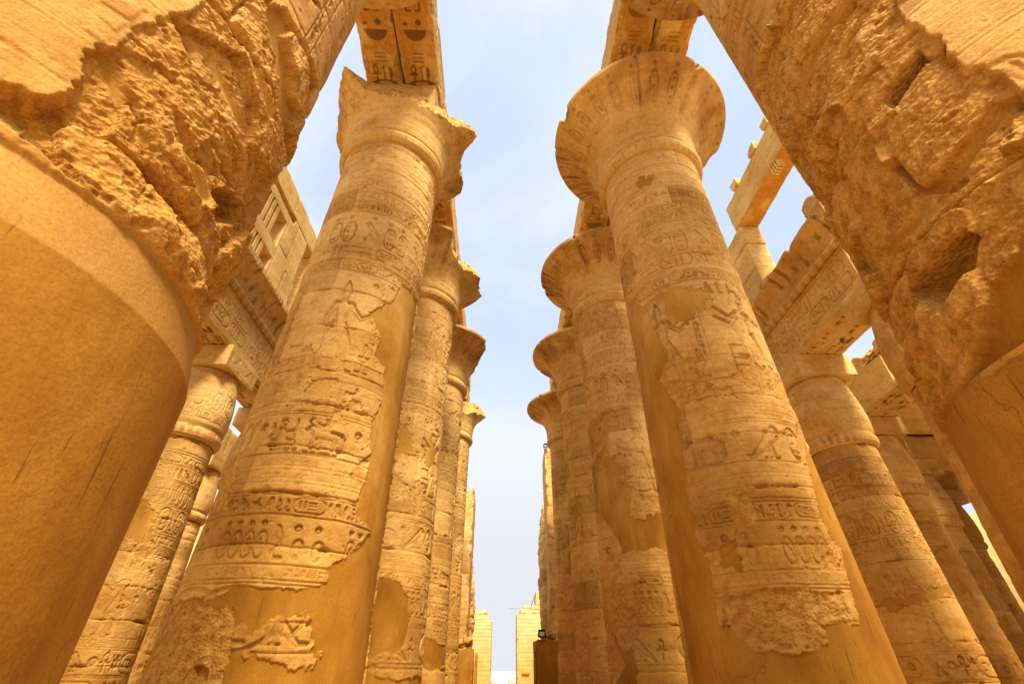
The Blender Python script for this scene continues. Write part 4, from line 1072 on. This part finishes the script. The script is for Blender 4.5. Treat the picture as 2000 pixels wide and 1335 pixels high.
def side_soffit(w, h, seed):
    r = Relief(w, 0, h, .02, wrap=False); rng = random.Random(seed)
    for x in (.15, w/2-.04, w/2+.04, w-.15): r.vline(x, 0, h, .02, .02)
    for x0 in (.22, w/2+.1):
        z = .1
        while z < h-.9:
            k = rng.random()
            if k < .35:
                r.carve([('f', .5, 1.0, .42, .98, .4, .05)], x0-.02, z, .82, .03, .05, w=1.0); 
                for j in range(4): r.sign(rng.choice(['sitter', 'beetle', 'loaf', 'mouth', 'stool', 'bee']), x0+.16, z+.18+j*.34, .34, .06, .9)
                z += 1.75
            else:
                r.sign(rng.choice(TALL), x0+.05, z, .54, .06, .9); r.sign(rng.choice([t for t in TALL if G[t][0] < .6]), x0+.45, z, .54, .06, .9); z += .6
    return r
for side, nm in ((-1, 'left'), (1, 'right')):
    for j in range(1, 5):
        y0, y1 = YS[j]+.01, YS[j+1]-.01
        rs = .04 if j <= 2 else .12
        root = thing('architrave', (side*13.3, (y0+y1)/2, 12.98), 'corniced %s aisle beam facing the nave, %s' % (nm, ['', 'overhead beside the close column and ending on the broad bud column', 'running back from the broad bud column behind the first full column', 'its third length down the hall', 'its fourth length down the hall'][j]), 'beam', 'corniced aisle beams under the clerestory')
        x0, x1 = (12.3, 14.3) if side > 0 else (-14.3, -12.3)
        txt = face_text(y1-y0, 2.0, 11+j, .70, .05 if side < 0 else .085, rows=2)
        stone_block('beam', (x0, y0, 12.985), (x1, y1, 15.0), M_BEAM, root, rs, 80+j+side, amp=.007, chip=.025,
                    relief={'-z': side_soffit(2.0, y1-y0, 5+j), ('-x' if side > 0 else '+x'): txt} if j <= 2 else None)
        stone_block('upper_course', (x0+(.03 if side > 0 else .9), y0, 15.003), (x1-(.9 if side > 0 else .03), y1, 16.78 if side < 0 else 16.1), M_STONE, root, .10, 90+j, amp=.02, chip=.1)
        torus_moulding(side, y0, y1, root, .06, 7+j)
        cornice_mesh(side, y0, y1, 15+j+side, root, .04 if j <= 2 else .1, side > 0)
# beams of the outer rows: one along the second right row, then cross beams
def rough_beam(lo, hi, label, seed, relief=None, res=.10, group='plain beams of the outer aisles', chip=.05, amp=.012):
    o = stone_block('architrave', lo, hi, M_BEAM, None, res, seed, amp=amp, chip=chip, relief=relief, loc=((lo[0]+hi[0])/2, (lo[1]+hi[1])/2, lo[2]))
    return tag(o, label, 'beam', group)
rough_beam((18.55, 18.85, 12.985), (20.7, YS[3]-.01, 14.85), 'inscribed beam on the second right aisle row, between the two slim columns', 101, {'-x': face_text(YS[3]-18.56, 1.9, 33, .7, .03, rows=2), '-z': side_soffit(2.15, YS[3]-18.56, 9)}, .05)
rough_beam((18.6, 18.3, 14.92), (20.6, 22.6, 15.7), 'broken roof block lying on the inscribed beam of the second right row', 102, None, .08, 'loose roof blocks', .4, .10)
rough_beam((18.6, 16.6, 12.985), (20.8, 18.5, 13.9), 'short squared block over the slim column beside the plaster casing', 103, {'-x': face_text(1.9, .9, 3, .6, .02)}, .06)
rough_beam((18.6, 11.9, 12.985), (20.7, 16.55, 14.9), 'beam of the second right row beside the close right column', 104)
for k, (x0, x1, j, lab) in enumerate(((20.95, 25.2, 3, 'near'), (27.4, 31.8, 3, 'near outer'), (21.0, 25.2, 4, 'middle inner'), (25.3, 33.8, 4, 'middle'), (33.9, 42, 4, 'middle outer'), (27, 34, 5, 'far inner'), (34.1, 44, 5, 'far'))):
    rough_beam((x0, YS[j]-1.05, 12.985), (x1, YS[j]+1.05, 14.6), '%s cross beam in the dim right aisle, running away from the nave' % lab, 110+k, None, .12)
for k, (j0, j1, row) in enumerate(((2, 3, 1), (3, 4, 1), (4, 5, 1))):
    rough_beam((-20.7, YS[j0]+.01, 12.985), (-18.7, YS[j1]-.01, 14.8), 'beam of the second left aisle row, %s stretch' % ['nearest', 'middle', 'farthest'][k], 120+k, None, .12)

for k, (x0, x1, y0, y1) in enumerate(((22.4, 26.1, 24.0, 39.5), (26.15, 29.9, 24.4, 39.5), (29.95, 34.0, 24.2, 39.5), (34.05, 39.0, 25.5, 39.5), (39.05, 46.0, 28, 39.5), (21.0, 26.1, 12.0, 21.8), (26.15, 30.0, 12.0, 24.3), (30.05, 36, 12.0, 24.1), (36.1, 48, 12.0, 27.9))):  # slabs added to keep sun and sky light off the right aisle
    rough_beam((x0, y0, 14.93), (x1, y1, 15.6), 'roofing slab added to shade the right aisle, %s from the nave' % ['first', 'second', 'third', 'fourth', 'fifth', 'nearest', 'second nearest', 'third nearest', 'outermost'][k], 240+k, None, .25, 'added slabs shading the right aisle', .08, .02)
# ------------------------------------------------------------------ clerestory
# left: a stone window wall on the corniced beam
xo, xi_ = -13.4, -12.3
cl = thing('clerestory_wall', (-12.85, 14.5, 16.85), 'clerestory wall with stone window grilles above the left cornice', 'wall')
def wallpiece(lo, hi, name, seed, res=.07, mat=M_STONE, parent=None, amp=.015, chip=.06, **k): return stone_block(name, lo, hi, mat, parent or cl, res, seed, amp=amp, chip=chip*.6, **k)
wallpiece((xo, 7.0, 16.83), (xi_, 14.2, 17.16), 'sill_course', 131)
wallpiece((xo, 14.21, 16.83), (xi_, 19.1, 17.16), 'sill_course', 132)
wallpiece((xo, 16.62, 17.17), (xi_, 17.9, 19.6), 'pier', 133); wallpiece((xo, 17.91, 17.17), (xi_, 19.12, 19.0), 'pier', 134)
wallpiece((xo, 16.62, 19.61), (xi_, 17.6, 21.7), 'pier', 135); wallpiece((xo, 17.61, 19.01), (xi_, 18.88, 22.15), 'pier', 136)
wallpiece((xo, 9.0, 17.17), (xi_, 11.2, 21.7), 'pier', 137)
wallpiece((xo, 9.0, 22.12), (xi_, 16.6, 23.52), 'lintel', 138); wallpiece((xo, 16.61, 22.22), (xi_, 21.6, 23.55), 'lintel', 139); wallpiece((xo, 20.0, 17.17), (xi_, 21.6, 22.2), 'pier', 145)
wallpiece((xo, 9.0, 21.71), (xi_-.32, 17.1, 22.11), 'lintel', 140); wallpiece((xo, 17.11, 21.72), (xi_-.01, 17.6, 22.21), 'lintel', 144)
bars = [((xo+.2, 11.21, 21.17), (xi_-.01, 16.6, 21.70)), ((xo+.2, 11.21, 18.55), (xi_-.01, 16.6, 19.28)), ((xo+.2, 16.46, 17.17), (xi_-.015, 16.6, 21.68))]
yb = 11.22; open_rng = (15.58, 16.44)
y = 15.32
ys_b = []
while y > 11.3: ys_b.append(y); y -= .40
for y in ys_b:
    bars.append(((xo+.25, y, 19.281), (xi_-.02, y+.24, 21.169))); bars.append(((xo+.25, y, 17.17), (xi_-.02, y+.24, 18.549)))
boxes('window_grille', bars, M_STONE, cl, 5, .008, .3)
# right: one jamb and the long lintel it carries
cr_ = thing('clerestory_wall', (12.85, 14.5, 16.1), 'open clerestory bay with one jamb and a long lintel above the right cornice', 'wall')
wp = lambda lo, hi, name, seed, **k: stone_block(name, lo, hi, M_STONE, cr_, .06, seed, amp=.015, chip=.045, **k)
wp((12.3, 16.45, 16.12), (13.4, 18.3, 18.6), 'jamb', 151); wp((12.31, 16.47, 18.61), (13.39, 18.25, 20.3), 'jamb', 152); wp((12.3, 16.42, 20.31), (13.38, 18.4, 21.66), 'jamb', 153)
wp((12.32, 18.31, 16.12), (14.0, 20.6, 20.2), 'pier', 154); wp((12.3, 20.62, 16.12), (14.0, 23.0, 18.6), 'pier', 155)
wp((12.32, 15.7, 16.12), (13.5, 16.43, 17.4), 'sill_block', 158)
wp((12.28, 7.4, 21.68), (13.42, 16.85, 23.6), 'lintel', 156, ochre=.7)  # orange underside is bounced light put into the colour
boxes('grille_stub', [((12.36, 12.35+.16*k, 21.2), (12.66, 12.45+.16*k, 21.70)) for k in range(4)], M_STONE, cr_, 3, .012, .15)
for k, (yy, ln, hh) in enumerate(((15.1, .62, .6), (12.95, .7, .55), (11.6, .5, .5), (17.3, .01, .01))):
    if hh > .1:
        tag(stone_block('stone_block', (12.18, yy, 23.57), (13.0, yy+ln, 23.57+hh), M_STONE, None, .06, 160+k, amp=.04, chip=.12, loc=(12.6, yy+ln/2, 23.57)),
            ['square stone left on top of the right clerestory lintel, nearest its jamb end', 'squared stone in the middle of the right clerestory lintel', 'small eroded stone on the lintel beside the close right column'][k], 'stone', 'loose stones on the right clerestory lintel')
tag(stone_block('stone_block', (12.0, 11.3, 16.3), (13.6, 12.35, 17.75), M_STONE, None, .06, 170, amp=.03, chip=.12, loc=(12.8, 11.9, 16.3)), 'projecting squared block standing on the broken right cornice', 'stone')

# ------------------------------------------------------------------ ends of the hall, gateways and the far entrance towers
def coursed(w, h, ch, seed, step=.06, depth=.05):
    r = Relief(w, 0, h, step, wrap=False); rng = random.Random(seed); z = 0
    while z < h:
        r.line(z, .05, depth); u = rng.uniform(0, 1.5)
        while u < w: r.vline(u, z, z+ch, .045, depth*.8); u += rng.uniform(1.1, 2.6)
        if rng.random() < .5: r.carve([('b', .5, .5, .5, .4, .1)], rng.uniform(0, w), z+ch*.3, ch*.7, depth*.6, .5, w=1.0, sx=rng.uniform(1, 4))
        z += ch*rng.uniform(.85, 1.2)
    return r
def masonry(name, lo, hi, label, cat, seed, res=.12, ch=.8, tint=.25, parent=None, **k):
    w = hi[0]-lo[0]; d = hi[1]-lo[1]; h = hi[2]-lo[2]
    o = stone_block(name, lo, hi, M_STONE, parent, res, seed, amp=k.pop('amp', .04), chip=k.pop('chip', .18),
                    relief={'-y': coursed(w, h, ch, seed), '+x': coursed(d, h, ch, seed+1), '-x': coursed(d, h, ch, seed+2)}, tint=tint, course=ch, loc=((lo[0]+hi[0])/2, (lo[1]+hi[1])/2, lo[2]), **k)
    if label: tag(o, label, cat)
    return o
masonry('end_wall', (13.5, 47, -.05), (75, 49.5, 15.2), 'long sunlit end wall seen past the right aisle columns', 'wall', 181, .30, 1.0, .45)
masonry('end_wall', (-75, 47, -.05), (-13.5, 49.5, 14.0), 'end wall closing the left aisle behind the columns', 'wall', 182, .35, 1.0, .45)
masonry('gateway_pier', (-13.4, 40.2, -.05), (-2.95, 43.5, 15.1), 'narrow dark-edged gateway pier ending the left column row', 'wall', 183, .10, .9, .05, top_rag=.5)
masonry('gateway_pier', (3.35, 40.2, -.05), (13.4, 43.4, 18.7), 'tall smooth gateway pier directly behind the last right column', 'wall', 184, .10, .9, .05, plaster=.25)
masonry('eroded_pier', (-13, 46.6, -.05), (-2.80, 49.4, 11.5), 'eroded pier standing just past the left gateway pier', 'wall', 185, .10, .8, .3, crush=.5, top_rag=1.6)
masonry('eroded_pier', (3.05, 46.0, -.05), (13.3, 49.4, 17.1), 'eroded pier with bitten courses past the right gateway pier', 'wall', 186, .10, .8, .15, crush=.4, top_rag=1.2)
masonry('side_wall', (50, -25, -.05), (52.5, 46.9, 15.2), 'long outer wall beyond the right aisle', 'wall', 187, .5, 1.0, .3)
masonry('side_wall', (-52.5, -25, -.05), (-50, 46.9, 14.0), 'long outer wall beyond the left aisle', 'wall', 188, .5, 1.0, .3)
# low stubs at the foot of the gateways
def stub(lo, hi, label, seed, plaster=1.0, name='low_pier'):
    o = stone_block(name, lo, hi, M_STONE, None, .08, seed, amp=.03, chip=.08, plaster=plaster, loc=((lo[0]+hi[0])/2, (lo[1]+hi[1])/2, lo[2]))
    return tag(o, label, 'pier')
stub((-4.6, 37.9, -.05), (-2.28, 39.4, 3.05), 'low plastered pier at the foot of the left gateway', 191)
stub((-2.22, 38.6, -.05), (-2.02, 39.0, 2.86), 'thin upright post beside the low left pier', 192, .4, 'upright_post')
stub((2.05, 37.9, -.05), (4.6, 39.4, 3.6), 'low plastered pier below the floodlight at the right gateway', 193)
stub((1.83, 38.3, -.05), (2.02, 38.8, 3.55), 'thin upright post beside the low right pier', 194, .4, 'upright_post')
for lo, hi, lab, sd_ in (((-3.6, 38.0, 3.07), (-2.42, 39.2, 3.75), 'rounded boulder on top of the low left pier', 195), ((2.35, 38.1, 3.62), (3.5, 39.2, 4.22), 'rounded boulder on top of the low right pier', 196)):
    tag(stone_block('boulder', lo, hi, M_STONE, None, .06, sd_, amp=.12, chip=.3, crush=.25, loc=((lo[0]+hi[0])/2, (lo[1]+hi[1])/2, lo[2])), lab, 'stone', 'boulders on the low piers')
# entrance towers 100 m off
def tower(side, steps, label, seed):
    root = thing('entrance_tower', (side*20, 103, 0), label, 'tower')
    for k, (xa, xb, top) in enumerate(steps):
        x0, x1 = (xa, xb) if side > 0 else (-xb, -xa)
        masonry('wall', (x0, 100, -.3 if k == 0 else steps[k-1][2]+.01), (x1, 107, top), None, None, seed+k, .09, .62, .8, root, amp=.03, chip=.10)
tower(-1, [(2.05, 30, 10.05), (2.40, 30, 10.9), (2.96, 30, 11.7), (5.6, 30, 12.2)], 'far left entrance tower of pale courses with a stepped top edge', 201)
tower(1, [(2.67, 30, 11.1), (3.3, 30, 11.9), (3.9, 30, 12.5), (6.36, 30, 14.8)], 'far right entrance tower of pale courses with a higher block behind', 211)
tag(stone_block('wall_niche', (3.5, 99.6, 1.9), (4.9, 100.2, 2.5), M_STONE, None, .2, 220, amp=.02, chip=.05, loc=(4.2, 99.9, 1.9)), 'small dark square block low on the far right tower', 'stone')

# ------------------------------------------------------------------ lamps and other small things
def floodlight(loc, label, sz=.42, face=-1, yaw=0.0):
    x, y, z = loc
    r = thing('floodlight', loc, label, 'lamp')
    def box(n, lo, hi, m): return boxes(n, [(lo, hi)], m, r, 1, 0.0, 1.0)
    box('housing', (x-sz/2, y, z+.12), (x+sz/2, y+.16, z+.12+sz*.85), M_METAL)
    box('lens', (x-sz*.34, y-.012, z+.12+sz*.16), (x+sz*.34, y-.002, z+.12+sz*.66), M_GLASS)
    boxes('bracket', [((x-sz/2-.04, y+.04, z), (x-sz/2-.004, y+.09, z+.36)), ((x+sz/2+.004, y+.04, z), (x+sz/2+.04, y+.09, z+.36)), ((x-sz/2-.04, y+.03, z-.03), (x+sz/2+.04, y+.1, z-.001))], M_METAL, r, 1, 0, 1.0)
    boxes('visor', [((x-sz/2, y-.10, z+.13+sz*.85), (x+sz/2, y+.16, z+.15+sz*.85))], M_METAL, r, 1, 0, 1.0)
floodlight((2.42, 37.75, 3.62), 'black floodlight with a pale lens on the low right pier', .50)
floodlight((3.42, 39.9, 18.55), 'tiny black lamp fixed high on the right gateway pier', .30)
# a thin cable and an arm on the right tower
def rod(name, a, b, r0, label, cat, mat=M_METAL):
    a, b = np.array(a, float), np.array(b, float); d = b-a; d /= np.linalg.norm(d)
    u = np.cross(d, [0, 0, 1] if abs(d[2]) < .9 else [1, 0, 0]); u /= np.linalg.norm(u); v = np.cross(d, u)
    t = np.linspace(0, 2*np.pi, 9)[:-1]
    ring = [[p+r0*(math.cos(q)*u+math.sin(q)*v) for q in t] for p in (a, b)]
    return tag(mesh_ob(name, np.array(ring), grid_faces(2, 8, wrap=True), mat, None, loc=a), label, cat)
rod('stay_cable', (5.35, 99.8, 12.35), (6.4, 99.9, 14.8), .045, 'thin dark stay running up to the higher block of the right tower', 'cable')
rod('lamp_arm', (1.2, 99.5, 11.9), (3.0, 99.7, 11.85), .02, 'thin horizontal arm reaching left from the right tower top', 'lamp arm')
# far palms and a low building beyond the entrance
def palm(x, y, z, h, label, seed):
    r = thing('palm_tree', (x, y, z), label, 'palm', 'small palms beyond the entrance'); rng = random.Random(seed)
    zz = np.linspace(z, z+h, 12); a = np.arange(0, 360, 45)
    A, Z = np.meshgrid(np.radians(a), zz); R = .22-.06*(Z-z)/h+.02*np.sin(Z*9)
    mesh_ob('trunk', np.stack([x+.15*np.sin((Z-z)*.4)+R*np.cos(A), y+R*np.sin(A), Z], -1), grid_faces(12, 8, wrap=True), M_BARK, r)
    V, F = [], []; cx, cz = x+.15*math.sin(h*.4), z+h
    for k in range(26):
        az = rng.uniform(0, 6.28); el = rng.uniform(-.5, 1.3); n = 8; ln = rng.uniform(1.6, 2.3)
        p = np.array([cx, y, cz]); e = el
        pts = []
        for i in range(n+1): pts.append(p.copy()); p = p+np.array([math.cos(az)*math.cos(e), math.sin(az)*math.cos(e), math.sin(e)])*ln/n; e -= .26
        side = np.array([-math.sin(az), math.cos(az), 0])
        for i in range(1, n):
            for s2 in (-1, 1):
                for q in range(2):
                    c = pts[i]+(pts[i+1]-pts[i])*q*.5; tip = c+side*s2*.42*(1-abs(i-n/2)/n)+(pts[i+1]-pts[i])*.6-np.array([0, 0, .16])
                    b = len(V); V += [c, c+(pts[i+1]-pts[i])*.22, tip, tip]; F.append([b, b+1, b+2, b+3])
    mesh_ob('crown', V, F, M_LEAF, r, smooth=False)
palm(5.2, 150, -5.0, 4.8, 'small palm just left of the foot of the far right tower', 1)
palm(-2.6, 175, -6.5, 5.6, 'round-topped palm beside the foot of the far left tower', 2)
bl = thing('low_building', (2, 190, -8), 'low pale building on the horizon between the entrance towers', 'building')
boxes('wall', [((-2.0, 190, -9), (6.0, 196, -.8)), ((-1.5, 191, -.8), (2.5, 195, .2))], M_WHITEWASH, bl, 1, .02, 2.0)
for k in range(4): boxes('window', [((-1.2+k*1.6, 189.9, -2.4), (-.5+k*1.6, 189.99, -1.4))], M_METAL, bl, 1, 0, 2.0)
rod('mast', (2.6, 188, -8), (2.6, 188, 2.6), .05, 'slender mast rising beside the low far building', 'mast')
